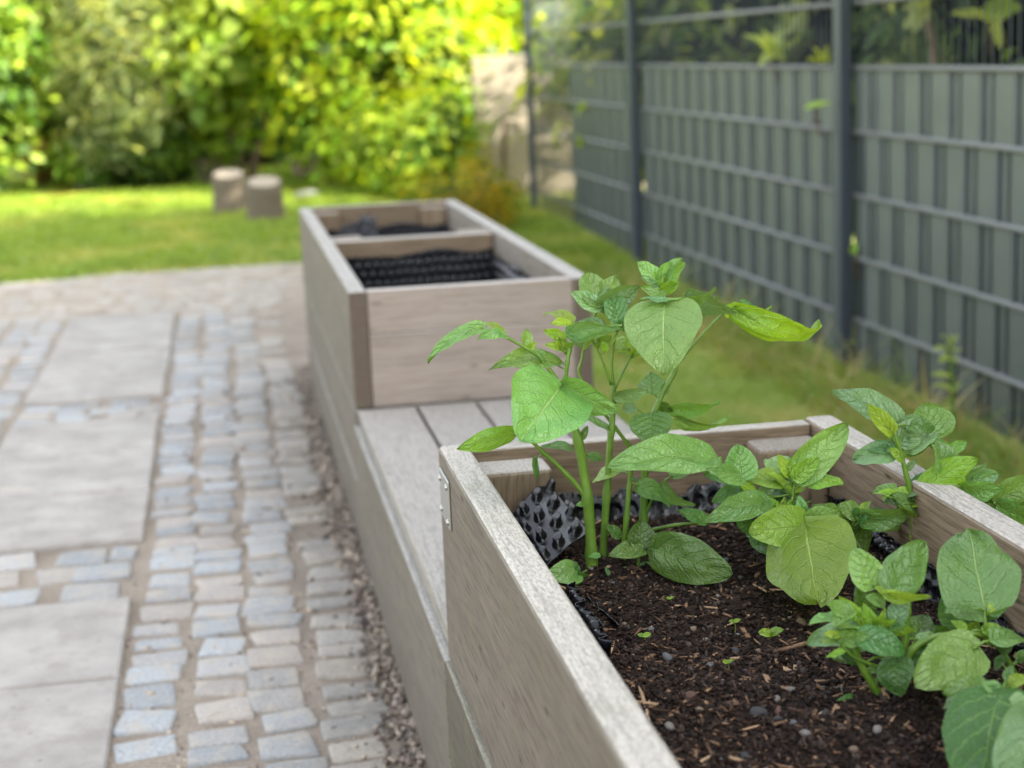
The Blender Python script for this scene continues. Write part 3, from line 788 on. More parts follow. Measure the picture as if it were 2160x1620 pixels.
class Plant:
    def __init__(s, px, py, Y, label):
        s.Y = Y; p = at(px, py, Y); s.loc = p
        s.root = empty('potato_plant', p, label, 'potato plant', 'potato plants in the front planter')
        s.samples = []; s.sd = random.random() * 50
    def stem(s, pts, w0, w1, dY=0.0, name='stem'):
        P = [at(q[0], q[1], s.Y + dY + (q[2] if len(q) > 2 else 0)) for q in pts]
        sc = (P[0] - CAM).dot(FW) / F
        C = catmull(P, 6); s.samples += C
        s.stems = getattr(s, 'stems', []) + [C]
        r0, r1 = w0 * sc / 2 * .78, w1 * sc / 2 * .78
        V, Fc = tube_geom(C, r0, r1, 9, rfun=lambda f: 1 + .05 * math.sin(f * 23) + .22 * math.exp(-((f * 4 % 1 - .5) / .09) ** 2))
        link(name, from_arrays(name, [v - s.loc for v in V], Fc), M['stem'], s.root, s.loc)
    def leaf(s, bx, by, tx, ty, w, tone='m', roll=15, dY=0.0, dT=0.0, fold=.16, arch=.05, cup=.0, pet=True, side=0.0, blunt=None):
        if blunt is None: blunt = .85 if w > 60 else .35
        B = at(bx, by, s.Y + dY); T = at(tx, ty, s.Y + dY + dT)
        sc = (B - CAM).dot(FW) / F
        mm = (T - B).normalized(); v = (CAM - (B + T) / 2).normalized(); v = (v - mm * v.dot(mm)).normalized()
        n0 = Quaternion(mm, rad(roll)) @ v
        width = w * sc / max(.3, abs(math.cos(rad(roll))))
        s.sd += 1.37; s.count = getattr(s, 'count', 0) + 1
        fold += .10 * math.sin(s.sd * 3.7); arch += .05 * math.sin(s.sd * 2.9)
        V, UV, Fc = leaf_geom(B, T, width, n0, fold, arch, cup, s.sd, side, blunt=blunt)
        mi = [0] * len(Fc)
        # petiole to the nearest stem
        if pet and s.samples:
            q = min(s.samples, key=lambda p: (p - B).length)
            dd = (q - B).length
            if dd < .06:
                mid = (q + B) / 2 - Vector((0, 0, dd * .12))
                pts = catmull([q, mid, B + mm * (.04 * (T - B).length)], 4)
                r = max(.0006, min(.0016, width * .028))
                k = len(Fc)
                tube_geom(pts, r * 1.25, r * .9, 6, V, Fc)
                UV += [(.5, .5)] * (len(V) - len(UV)); mi += [1] * (len(Fc) - k)
        me = from_arrays('leaf', [v2 - s.loc for v2 in V], Fc, uvs=UV, midx=mi)
        link('leaf', me, [M[TONE[tone]], M['stem']], s.root, s.loc)

# --- tall plant at the left
A = Plant(1290, 1235, 1.475, 'tall potato plant with thick upright stems at the left back of the front planter')
A.stem([(1250, 1246), (1246, 1130), (1238, 1040), (1222, 940), (1205, 880), (1192, 822)], 33, 19)
A.stem([(1192, 822), (1196, 770), (1203, 735), (1212, 700)], 13, 9)
A.stem([(1269, 1220, .02), (1275, 1120, .02), (1285, 960, .02), (1293, 870, .02), (1294, 812, .02)], 22, 14)
A.stem([(1294, 812, .02), (1290, 766, .02), (1298, 708, .02), (1310, 690, .02)], 9, 6)
A.stem([(1308, 1238), (1320, 1110), (1328, 1020), (1332, 970)], 17, 12)
A.stem([(1352, 1215, .03), (1358, 1100, .03), (1360, 1000, .03), (1372, 900, .03), (1398, 828, .03), (1425, 770, .03), (1400, 680, .03), (1392, 610, .03), (1388, 585, .03)], 24, 8)
A.stem([(1338, 1245, -.01), (1346, 1190, -.01), (1352, 1140, -.01)], 11, 7)
A.stem([(1243, 1058), (1215, 1022), (1175, 980), (1134, 943), (1118, 925)], 15, 9)
A.stem([(1366, 1000, .03), (1330, 945, .03), (1290, 892, .03), (1246, 838, .03)], 13, 8)
A.stem([(1188, 818), (1136, 753), (1091, 724), (1055, 704), (1035, 696)], 11, 6)
A.stem([(1293, 880, .03), (1226, 800, .04), (1228, 755, .04), (1240, 700, .04), (1262, 650, .04)], 9, 7)
A.stem([(1288, 812, .02), (1268, 755, .02), (1248, 716, .02), (1236, 700, .02)], 7, 4)
A.stem([(1296, 820, .02), (1316, 780, .02), (1334, 747, .02)], 9, 5)
A.stem([(1425, 772, .03), (1452, 740, .03), (1486, 701, .03), (1531, 656, .03), (1548, 648, .03)], 9, 5)
A.stem([(1360, 1090, .03), (1372, 1062, .02), (1385, 1035, .01), (1397, 1022, .0)], 8, 5)
A.stem([(1360, 1122, .02), (1420, 1108, .0), (1490, 1102, .0), (1545, 1100, .0)], 10, 6)
A.stem([(1352, 1150, -.01), (1372, 1158, -.02), (1392, 1160, -.02)], 8, 6)
lf = A.leaf
lf(1182, 818, 1098, 934, 176, 'm', 8, -.01, -.06, .10, .10, .06)
lf(1192, 812, 1306, 864, 62, 'm', 42, -.01, -.03, .12, .10)
lf(1020, 694, 902, 764, 38, 'm', 40, 0, -.02, .2, .10)
lf(1062, 704, 1004, 682, 20, 'y', 58, .01, .01, .2, .12)
lf(1066, 708, 1008, 716, 26, 'm', 45, 0, -.02, .2, .12)
lf(1104, 728, 1114, 694, 24, 'm', 30, .005, .01, .3, .05)
lf(1110, 735, 1132, 722, 13, 'y', 40)
lf(1181, 770, 1031, 780, 36, 'm', 52, .015, -.01, .12, .17)
lf(1150, 755, 1130, 742, 18, 'm', 30, -.005)
lf(1201, 702, 1312, 686, 50, 'b', 38, -.005, -.02, .28, .02)
lf(1206, 678, 1146, 664, 24, 'y', 60, .02, .02, .1, .1)
lf(1208, 690, 1162, 684, 18, 'y', 55, .0, -.01, .3, .05)
lf(1192, 716, 1146, 696, 20, 'y', 45, .015, 0, .3, .05)
lf(1196, 740, 1148, 726, 18, 'y', 45, .015, 0, .3, .05)
lf(1195, 745, 1178, 712, 14, 'y', 20, .01); lf(1196, 748, 1190, 716, 12, 'y', 10, .012); lf(1180, 732, 1168, 708, 10, 'y', 15, .012)
lf(1262, 645, 1240, 574, 66, 'm', 30, .035, .03, .25, .02)
lf(1264, 642, 1350, 603, 46, 'b', 40, .035, .0, .25, .05)
lf(1266, 648, 1300, 582, 50, 'm', 30, .04, .03, .2, .0)
lf(1264, 650, 1203, 616, 36, 'b', 35, .035, .0, .25, .03)
lf(1402, 640, 1402, 792, 164, 'm', 6, -.0, -.05, .10, .06, .06, blunt=.45)
lf(1386, 590, 1344, 552, 40, 'm', 15, .02, .01, .2, .0)
lf(1390, 590, 1446, 555, 52, 'm', 25, .02, .01, .3, .0)
lf(1388, 604, 1350, 584, 18, 'b', 40, .02); lf(1392, 612, 1434, 596, 22, 'y', 50, .015); lf(1398, 628, 1350, 604, 22, 'm', 40, .015)
lf(1400, 637, 1510, 606, 28, 'm', 55, .01, -.01, .2, .10)
lf(1450, 622, 1554, 660, 48, 'b', 35, .02, -.01, .22, .10)
lf(1405, 634, 1350, 632, 16, 'b', 50, .0); lf(1445, 632, 1520, 628, 14, 'm', 60, .03)
lf(1390, 600, 1380, 570, 14, 'y', 10, .02); lf(1390, 600, 1398, 572, 12, 'y', 10, .022); lf(1372, 602, 1362, 580, 12, 'y', 10, .022)
lf(1545, 650, 1731, 680, 58, 'y', 205, .035, .03, .1, -.22)
lf(1534, 653, 1628, 647, 18, 'y', 60, .03, .02, .1, .05)
lf(1334, 747, 1296, 742, 18, 'y', 50, .02); lf(1334, 748, 1350, 730, 20, 'y', 35, .02); lf(1312, 690, 1286, 676, 20, 'm', 45, .02); lf(1312, 690, 1342, 684, 20, 'd', 45, .02)
lf(1300, 705, 1290, 728, 12, 'y', 30, .02); lf(1248, 716, 1228, 742, 14, 'y', 30, .02); lf(1278, 740, 1268, 718, 16, 'y', 20, .02); lf(1240, 735, 1212, 728, 14, 'm', 50, .03); lf(1262, 715, 1300, 712, 14, 'm', 50, .03)
lf(1377, 830, 1372, 784, 60, 'd', 10, .03, .02, .15, .0)
lf(1298, 836, 1366, 820, 32, 'b', 42, .01, -.01, .2, .05)
lf(1415, 862, 1518, 848, 34, 'm', 45, .03, .0, .15, .10)
lf(1430, 884, 1538, 878, 26, 'm', 55, .03, .0, .15, .14)
lf(1392, 852, 1420, 868, 24, 'd', 40, .03); lf(1398, 830, 1414, 800, 18, 'd', 20, .03); lf(1340, 860, 1312, 862, 26, 'b', 55, .025)
lf(1374, 874, 1378, 936, 90, 'd', 12, .02, -.01, .12, .05)
lf(1500, 970, 1282, 984, 84, 'm', 32, -.02, -.02, .12, .12, .0, False)
lf(1084, 915, 963, 946, 44, 'm', 150, .0, -.02, .25, -.08)
lf(1283, 906, 1224, 877, 24, 'b', 50, .02, .0, .15, .12)
lf(1205, 946, 1142, 941, 18, 'b', 55, .01); lf(1130, 966, 1133, 1012, 14, 'd', 20, .0, 0, .5, .05)
lf(1270, 968, 1232, 960, 16, 'd', 55, .0); lf(1224, 925, 1240, 898, 18, 'd', 20, .0)
lf(1397, 1022, 1466, 1066, 32, 'm', 40, .0, -.02, .2, .14)
lf(1490, 1097, 1430, 1077, 34, 'm', 30, .0, .0, .15, .05)
lf(1350, 1154, 1352, 1096, 60, 'd', 12, -.02, .01, .2, .02)
lf(1360, 1158, 1283, 1173, 36, 'm', 40, -.02, -.01, .15, .08)
lf(1384, 1158, 1545, 1212, 100, 'd', 14, -.03, -.045, .08, .06, .05)
lf(1222, 1210, 1148, 1214, 50, 'm', 30, -.02, -.01, .2, .08); lf(1220, 1214, 1196, 1250, 26, 'm', 30, -.02, -.01); lf(1218, 1210, 1214, 1184, 13, 'd', 15, -.02); lf(1218, 1212, 1246, 1216, 22, 'd', 40, -.02)
lf(1265, 1172, 1240, 1174, 12, 'm', 40, -.01); lf(1294, 1230, 1258, 1216, 14, 'd', 40, -.01); lf(1308, 1132, 1277, 1107, 22, 'd', 35, 0.); lf(1388, 1192, 1352, 1191, 12, 'b', 50, .0)
lf(1225, 1246, 1258, 1250, 14, 'd', 45, -.02); lf(1285, 1212, 1275, 1196, 10, 'b', 30, -.02); lf(1325, 1205, 1315, 1195, 9, 'b', 20, -.02); lf(1355, 1120, 1340, 1105, 10, 'b', 30, .0)
lf(1236, 1062, 1214, 1066, 10, 'm', 45, .0)

# --- small plant in the middle back
B = Plant(1668, 1215, 1.43, 'bushy low potato plant with one big cupped leaf near the right corner post')
B.stem([(1668, 1225), (1667, 1160), (1667, 1110, .02), (1669, 1071), (1672, 1045), (1676, 1012)], 14, 7)
B.stem([(1668, 1190), (1648, 1110, .01), (1620, 1066, .03), (1596, 1040, .04), (1566, 1010, .05)], 11, 5)
B.stem([(1670, 1215), (1685, 1150), (1692, 1122), (1700, 1106)], 10, 8, -.02)
B.stem([(1740, 1222, .02), (1765, 1180, .02), (1783, 1145, .01), (1798, 1108, -.01), (1810, 1088, -.01)], 12, 7)
lf = B.leaf
lf(1676, 1005, 1788, 893, 76, 'm', 12, .0, .0, .12, .03)
lf(1676, 1009, 1728, 964, 38, 'y', 20, -.006, -.005, .3, .0)
lf(1669, 1004, 1641, 957, 27, 'y', 12, .0, .0, .25, .02)
lf(1668, 1033, 1650, 1011, 18, 'y', 15); lf(1674, 1035, 1695, 1023, 14, 'y', 25)
lf(1604, 1037, 1638, 1011, 27, 'b', 22); lf(1565, 1010, 1556, 937, 70, 'm', 12, .0, .01, .15, .03)
lf(1566, 1011, 1489, 989, 38, 'm', 34, .0, -.01, .15, .1)
lf(1592, 1037, 1558, 1010, 22, 'y', 200); lf(1614, 1058, 1486, 1101, 58, 'm', 28, -.01, -.03, .14, .12)
lf(1622, 1064, 1572, 1034, 28, 'y', 25, .0)
lf(1642, 1090, 1622, 1046, 22, 'y', 15, -.005); lf(1644, 1090, 1656, 1048, 22, 'y', 18, -.004); lf(1640, 1095, 1600, 1078, 26, 'y', 35, -.008); lf(1650, 1092, 1640, 1056, 16, 'y', 10, -.01); lf(1660, 1085, 1668, 1052, 16, 'y', 10, -.004); lf(1645, 1100, 1612, 1098, 20, 'y', 40, -.01)
lf(1672, 1060, 1711, 1057, 18, 'm', 45, -.005)
lf(1700, 1112, 1728, 1278, 196, 'y', 4, -.045, -.11, .07, .05, .12)
lf(1704, 1116, 1578, 1120, 96, 'y', 14, -.036, -.012, .1, .07, .05)
lf(1697, 1104, 1772, 1080, 56, 'm', 32, -.03, -.005, .2, .10)
lf(1810, 1087, 1925, 1083, 42, 'm', 40, -.01, -.01, .14, .12); lf(1808, 1086, 1766, 1066, 38, 'm', 36, -.01, .0, .2, .08); lf(1812, 1094, 1906, 1117, 34, 'b', 45, .0, .0, .12, .10); lf(1795, 1112, 1770, 1068, 40, 'b', 40, .01)
lf(1786, 1160, 1836, 1118, 62, 'd', 25, .0, .01, .1, .03); lf(1600, 1118, 1632, 1172, 44, 'd', 40, -.02, -.01); lf(1560, 1098, 1612, 1118, 26, 'd', 45, -.01); lf(1690, 1130, 1650, 1150, 40, 'd', 40, -.01); lf(1720, 1110, 1770, 1140, 50, 'd', 35, .005)
lf(1850, 1190, 1915, 1178, 24, 'b', 50, -.03, 0, .1, .14)

# --- plant by the right board
D = Plant(1940, 1160, 1.40, 'potato plant with bright leaves leaning over the right rim of the front planter')
D.stem([(1936, 1265), (1933, 1180), (1929, 1130), (1927, 1083), (1918, 1027), (1905, 975), (1896, 940), (1880, 905)], 21, 9)
D.stem([(1946, 1265, -.01), (1945, 1180, -.01), (1947, 1083, -.01), (1960, 1062, -.01), (1984, 1039, -.01), (2025, 1025, -.01)], 17, 10)
D.stem([(2038, 1240, .01), (2032, 1160, .01), (2028, 1115, .01), (2021, 1060, .01), (2024, 1020, .01)], 24, 17)
D.stem([(2050, 1200, .01), (2064, 1150, .01), (2080, 1104, .01), (2100, 1068, .01)], 10, 8)
D.stem([(2034, 1130, .02), (2060, 1098, .02), (2090, 1066, .02), (2102, 1052, .02)], 8, 6)
lf = D.leaf
lf(1896, 890, 1750, 827, 56, 'b', 42, .01, .02, .2, .12)
lf(1882, 912, 1828, 850, 36, 'y', 24, -.005, .0, .3, .02)
lf(1897, 936, 1944, 882, 58, 'b', 18, .0, .0, .2, .02)
lf(1974, 924, 1942, 853, 96, 'm', 18, .02, .01, .16, .04)
lf(2012, 972, 1927, 924, 40, 'm', 30, .01, .0, .15, .06); lf(1998, 940, 1920, 918, 18, 'y', 200, .02)
lf(2000, 949, 2040, 931, 26, 'm', 30, .02); lf(1906, 970, 1876, 944, 22, 'y', 30, .0); lf(1912, 990, 1932, 970, 14, 'b', 40, .0)
lf(1944, 1036, 2064, 968, 62, 'y', 165, -.01, -.02, .14, -.08, side=.05)
lf(1931, 1062, 1848, 1041, 22, 'y', 45, .0, .0, .2, .06); lf(1944, 1058, 2002, 1031, 20, 'm', 45, -.005, .0, .2, .06)
lf(2026, 1026, 2008, 996, 32, 'y', 25); lf(2028, 1026, 2119, 1031, 38, 'm', 45, -.005, -.01, .15, .16); lf(2030, 1018, 2106, 998, 42, 'b', 36, .01, .0, .15, .08)
lf(2045, 1002, 2082, 978, 20, 'b', 30, .01); lf(2024, 1022, 2030, 985, 20, 'y', 10, .01)
lf(2100, 1054, 2175, 1005, 62, 'm', 30, .0, .0, .15, .06); lf(2102, 1066, 2185, 1092, 54, 'm', 40, .0, -.01, .15, .1)
lf(2088, 1070, 2064, 1078, 18, 'd', 40); lf(2110, 1050, 2180, 1045, 40, 'd', 55, .01)
lf(1930, 1140, 1918, 1128, 10, 'y', 20); lf(1944, 1090, 1955, 1078, 10, 'y', 20, -.01)

# --- plant at the front right
C = Plant(1885, 1505, 1.125, 'spreading potato plant with arching stem and round leaves at the front right')
C.stem([(1872, 1500, -.01), (1846, 1452, -.01), (1821, 1411, -.01), (1795, 1356, -.01)], 25, 19)
C.stem([(1886, 1508), (1892, 1462), (1904, 1390), (1912, 1320), (1916, 1262)], 24, 17)
C.stem([(1914, 1402), (1927, 1368), (1969, 1345), (2017, 1339), (2060, 1337), (2100, 1358), (2126, 1392), (2154, 1450), (2170, 1500)], 22, 13, -.01)
C.stem([(2132, 1410, -.01), (2122, 1436, -.06), (2112, 1466, -.125)], 10, 9)
C.stem([(1968, 1506, .0), (1978, 1470, .0), (1990, 1435, .0)], 13, 11)
C.stem([(1986, 1512, -.01), (1996, 1470, -.01), (2008, 1430, -.01)], 17, 14)
C.stem([(1868, 1410, -.01), (1840, 1402, -.015), (1800, 1385, -.015), (1778, 1362, -.015), (1767, 1343, -.015)], 10, 7)
C.stem([(1866, 1400), (1850, 1370), (1831, 1337), (1799, 1303)], 12, 7)
C.stem([(1862, 1390), (1859, 1350), (1856, 1318)], 14, 10, .005)
C.stem([(1900, 1390), (1884, 1352), (1870, 1321)], 15, 11, -.005)
C.stem([(2078, 1345, -.01), (2078, 1312, -.01), (2076, 1280, -.005)], 10, 8)
C.stem([(2175, 1380, -.01), (2156, 1388, -.01), (2134, 1404, -.01)], 9, 8)
C.stem([(2080, 1352, -.02), (2070, 1358, -.025), (2058, 1366, -.03)], 8, 6)
C.stem([(1895, 1480), (1925, 1465), (1945, 1478)], 7, 5, -.01)
lf = C.leaf
lf(2076, 1286, 2040, 1116, 172, 'm', 6, -.005, .085, .06, .03, .05)
lf(1881, 1246, 1952, 1142, 92, 'd', 14, .0, .02, .10, .02); lf(1868, 1251, 1964, 1258, 26, 'y', 50, -.006, -.005, .2, .08)
lf(1842, 1236, 1801, 1156, 68, 'm', 14, .01, .01, .15, .02); lf(1832, 1292, 1812, 1228, 50, 'd', 20, .02); lf(1864, 1273, 1824, 1260, 28, 'm', 35, .0); lf(1874, 1256, 1844, 1239, 24, 'y', 30, .0)
lf(1796, 1292, 1739, 1274, 40, 'm', 30, -.005, -.005); lf(1795, 1290, 1758, 1326, 36, 'm', 30, -.006, -.01, .2, .08); lf(1812, 1304, 1768, 1256, 27, 'y', 15, .0); lf(1808, 1306, 1816, 1280, 14, 'y', 15, .0)
lf(1843, 1320, 1821, 1271, 25, 'y', 12, .0); lf(1853, 1316, 1934, 1330, 38, 'y', 36, -.005, -.005, .2, .08); lf(1856, 1312, 1867, 1281, 16, 'y', 12, .0); lf(1830, 1322, 1808, 1290, 14, 'y', 12, .002)
lf(1772, 1346, 1833, 1340, 36, 'm', 34, -.015, -.01, .15, .08); lf(1774, 1341, 1736, 1338, 15, 'y', 50, -.015); lf(1766, 1349, 1727, 1355, 15, 'm', 45, -.015); lf(1782, 1371, 1741, 1388, 14, 'y', 40, -.015)
lf(1888, 1392, 1902, 1468, 82, 'd', 10, -.02, -.012, .08, .10, .12)
lf(2058, 1366, 1929, 1452, 118, 'm', 10, -.03, -.03, .10, .05, .03)
lf(2027, 1317, 1994, 1252, 74, 'd', 14, .02, .015, .12, .02); lf(1935, 1342, 1952, 1296, 58, 'd', 15, .02, .015); lf(1905, 1345, 1930, 1300, 36, 'd', 20, .02)
lf(2085, 1288, 2127, 1276, 24, 'm', 40, .0); lf(2114, 1376, 2133, 1333, 26, 'd', 25, -.015); lf(2116, 1385, 2099, 1414, 25, 'd', 25, -.015, -.005); lf(2076, 1346, 2118, 1328, 40, 'm', 30, -.005)
lf(2040, 1338, 2066, 1312, 30, 'y', 20, .01); lf(1990, 1345, 1968, 1320, 34, 'd', 30, .015); lf(2000, 1420, 1975, 1400, 30, 'd', 30, .01)
lf(2112, 1462, 2070, 1690, 205, 'd', 196, -.125, -.06, .06, -.06, 0, False)
lf(2215, 1490, 2108, 1650, 122, 'b', 10, -.16, -.05, .08, .05, 0, False)
lf(2156, 1466, 2124, 1500, 28, 'b', 25, -.14, -.005, .16, .05, 0, False); lf(2142, 1462, 2120, 1453, 16, 'd', 30, -.02); lf(2150, 1470, 2180, 1440, 30, 'd', 30, -.01)
lf(1816, 1482, 1765, 1478, 25, 'd', 42, -.0, .0); lf(1836, 1492, 1862, 1468, 25, 'd', 30, -.005); lf(1926, 1474, 1964, 1487, 32, 'm', 30, -.012, -.005); lf(1955, 1500, 1986, 1519, 22, 'm', 35, -.012, -.004); lf(1878, 1514, 1864, 1506, 12, 'm', 30, -.012); lf(1890, 1512, 1902, 1500, 12, 'm', 30, -.012); lf(1985, 1500, 2010, 1492, 18, 'd', 40, -.004); lf(1832, 1425, 1842, 1412, 10, 'm', 20, -.005)
lf(1900, 1430, 1885, 1400, 40, 'd', 30, .01); lf(1940, 1425, 1918, 1395, 40, 'd', 30, .01)

# young leaves at the nodes
def fillers(P, n, seed, lo=.3):
    rs = random.Random(seed)
    for k in range(n):
        C = rs.choice(P.stems); q = C[min(len(C) - 1, int(len(C) * rs.uniform(lo, 1)))]
        a = rs.uniform(0, 6.28); d = Vector((math.cos(a), math.sin(a) * .7, rs.uniform(-.1, .9))).normalized()
        L = rs.uniform(.007, .018)
        B_ = q + d * .004; T_ = B_ + d * L
        V, UV, Fc = leaf_geom(B_, T_, L * rs.uniform(.5, .75), (CAM - q).normalized() + Vector((0, 0, .7)), .2, .12, 0, rs.uniform(0, 60), nu=8, nv=12, blunt=.4)
        k0 = len(Fc); mi = [0] * k0
        tube_geom([q, B_ + d * L * .05], .0008, .0006, 6, V, Fc); UV += [(.5, .5)] * (len(V) - len(UV)); mi += [1] * (len(Fc) - k0)
        link('leaf', from_arrays('leaf', [v - P.loc for v in V], Fc, uvs=UV, midx=mi), [M[TONE[rs.choice('yymd')]], M['stem']], P.root, P.loc)
fillers(A, 8, 1); fillers(B, 20, 2); fillers(C, 20, 3, .15); fillers(D, 22, 4)
def mids(P, n, seed, lo=.45, y0=-.02, y1=.05):
    rs = random.Random(seed)
    for k in range(n):
        C = rs.choice(P.stems); q = C[min(len(C) - 1, int(len(C) * rs.uniform(lo, 1)))]
        d = Vector((rs.gauss(0, .8), rs.uniform(-.2, 1.0), rs.uniform(-.1, .55))).normalized()
        L = rs.uniform(.020, .040)
        B_ = q + d * rs.uniform(.006, .016); T_ = B_ + (d + Vector((0, 0, -.35))).normalized() * L
        if not (.245 < T_.x < .66 and T_.z > .40): continue
        V, UV, Fc = leaf_geom(B_, T_, L * rs.uniform(.55, .8), (CAM - q).normalized() * .7 + Vector((0, 0, 1)), .15, .12, 0, rs.uniform(0, 60), blunt=.5)
        k0 = len(Fc); mi = [0] * k0
        tube_geom([q, q.lerp(B_, .5) + Vector((0, 0, .002)), B_ + d * L * .05], .0011, .0008, 6, V, Fc); UV += [(.5, .5)] * (len(V) - len(UV)); mi += [1] * (len(Fc) - k0)
        link('leaf', from_arrays('leaf', [v - P.loc for v in V], Fc, uvs=UV, midx=mi), [M[TONE[rs.choice('ymmddb')]], M['stem']], P.root, P.loc)
mids(A, 9, 11, .55); mids(B, 34, 12, .3); mids(C, 34, 13, .2); mids(D, 70, 14, .35)

# seedlings
def seedling(px, py, hpx, spread, label):
    p = onz(px, py, SOILZ); p.z = soil_z(p.x, p.y) - .001
    root = empty('seedling', p, label, 'seedling', 'tiny seedlings sprouting in the soil')
    sc = (p - CAM).length / F
    top = p + Vector((0, 0, hpx * sc))
    V, Fc = tube_geom(catmull([p, (p + top) / 2 + Vector((.001, 0, 0)), top], 4), .0006, .0004, 6)
    link('stem', from_arrays('stem', [v - p for v in V], Fc), M['stem'], root, p)
    k = 3 if spread > 20 else 2
    for i in range(k):
        a = (-.5 + i / (k - 1)) * 2.6 + .2
        T = top + Vector((math.sin(a), -.25 * math.cos(a), .25)) * (spread * sc)
        V, UV, Fc = leaf_geom(top, T, spread * sc * .75, Vector((0, -.5, .85)), .1, .1, 0, i + px, nu=6, nv=8)
        link('leaf', from_arrays('leaf', [v - p for v in V], Fc, uvs=UV), M['leaf_y'], root, p)
seedling(1358, 1345, 14, 16, 'tiny seedling nearest the left board, low on the soil')
seedling(1549, 1316, 28, 14, 'tiny upright seedling between the tall plant and the big cupped leaf')
seedling(1624, 1340, 20, 30, 'tiny seedling with three spread leaves below the big cupped leaf')
seedling(1535, 1405, 20, 14, 'tiny seedling alone in the middle of the open soil')
seedling(1413, 1270, 10, 10, 'tiny seedling close by the foot of the tall plant')

# ------------------------------------------------------------------ fence
FX = 1.994; FY = lambda y: FX - .005 * (y - 5)
POSTS = [.16, 2.66, 5.16, 7.92, 10.62]; ZT = .772
fence = empty('mesh_fence', (FX, 5.3, -.14), 'anthracite metal mesh fence with woven grey privacy strips along the lawn', 'fence')
for y in POSTS:
    board('fence_post', fence, (FX - .060, y - .031, -.35), (FX - .0205, y + .031, 1.75), 'z', M['post'], .003, 2)
def fence_panel(y0, y1, strip_from, name):
    x = FX; V, Fc = [], []
    def bx(a, c):
        b0 = len(V); (x0, ya, z0), (x1, yb, z1) = a, c
        V.extend([(x0, ya, z0), (x1, ya, z0), (x1, yb, z0), (x0, yb, z0), (x0, ya, z1), (x1, ya, z1), (x1, yb, z1), (x0, yb, z1)])
        for f in ((0, 3, 2, 1), (4, 5, 6, 7), (0, 1, 5, 4), (1, 2, 6, 5), (2, 3, 7, 6), (3, 0, 4, 7)): Fc.append([b0 + i for i in f])
    for k in range(-4, 6):
        z = ZT - .2 * k
        for xo in (-.011, .011):
            v2, f2 = tube_geom([Vector((x + xo, y0, z)), Vector((x + xo, y1, z))], .0088, .0088, 8)
            b0 = len(V); V.extend(v2); Fc.extend([[i + b0 for i in f] for f in f2])
    n = int((y1 - y0) / .05); mi = [0] * len(Fc)
    for i in range(n + 1):
        y = y0 + .02 + i * .05
        if y > y1: break
        v2, f2 = tube_geom([Vector((x, y, -.24)), Vector((x, y, 1.6))], .0027, .0027, 6)
        b0 = len(V); V.extend(v2); Fc.extend([[i2 + b0 for i2 in f] for f in f2]); mi += [1] * (len(Fc) - len(mi))
    o = Vector((x, (y0 + y1) / 2, -.14))
    pn = link('wire_panel', from_arrays('wire_panel', [Vector(v) - o for v in V], Fc, midx=mi), [M['wire'], M['post']], fence, o)
    # woven strips
    V, Fc = [], []
    ye = strip_from if strip_from else y1
    for k in range(0, 5):
        zt, zb = ZT - .2 * k - .006, ZT - .2 * k - .193
        if k == 4: zb -= .06
        N = int((ye - y0) / .008); b0 = len(V)
        for i in range(N + 1):
            y = y0 + .004 + (ye - y0 - .008) * i / N
            ph = ((y - y0 + .1 * (k % 2) + .03) / .2) % 1
            d = -.0058 * (ssm(.0, .07, ph) - ssm(.58, .65, ph)) * 2 + .0058
            for q in range(5):
                z = zb + (zt - zb) * q / 4
                V.append((x + d + .0016 * mnoise.noise(Vector((y * 4, z * 9, k))), y, z))
        for i in range(N):
            for q in range(4):
                a = b0 + i * 5 + q; Fc.append([a, a + 5, a + 6, a + 1])
    st = link('privacy_screen', from_arrays('privacy_screen', [Vector(v) - o for v in V], Fc, smooth=False), M['strip'], pn, o)
    st.modifiers.new('thick', 'SOLIDIFY').thickness = .0015
for i in range(len(POSTS) - 1):
    fence_panel(POSTS[i] + .002, POSTS[i + 1] - .002, 9.55 if i == 3 else None, 'p')

# ------------------------------------------------------------------ vegetation
def leafcloud(name, P, N, size, asp, cols, mat, parent=None, loc=(0, 0, 0), seed=0, droop=.3, kind=None, jit=.35):
    """P (n,3) leaf bases, N (n,3) rough facing normals; each leaf two folded quads"""
    rg = np.random.default_rng(seed); n = len(P)
    N = N + rg.normal(0, .55, (n, 3)); N /= np.linalg.norm(N, axis=1, keepdims=True) + 1e-9
    D = rg.normal(0, 1, (n, 3)); D[:, 2] -= droop; D -= N * (D * N).sum(1, keepdims=True); D /= np.linalg.norm(D, axis=1, keepdims=True) + 1e-9
    S = np.cross(D, N)
    L = size * rg.uniform(1 - jit, 1 + jit, (n, 1)); Wd = L * asp * rg.uniform(.8, 1.2, (n, 1))
    prof = [(0, 0, 0), (.30, .5, .12), (.68, .38, .08), (1, 0, -.08), (.68, -.38, .08), (.30, -.5, .12)]
    V = np.stack([P + D * L * a + S * Wd * b_ + N * L * c for a, b_, c in prof], 1) - np.array(loc)
    f = np.array([(0, 1, 2, 3), (3, 4, 5, 0)])
    Fc = (f[None] + (np.arange(n) * 6)[:, None, None]).reshape(-1, 4)
    C = np.repeat(cols, 6, axis=0)
    return link(name, from_arrays(name, V.reshape(-1, 3), Fc, cols=C, smooth=False), mat, parent, loc)
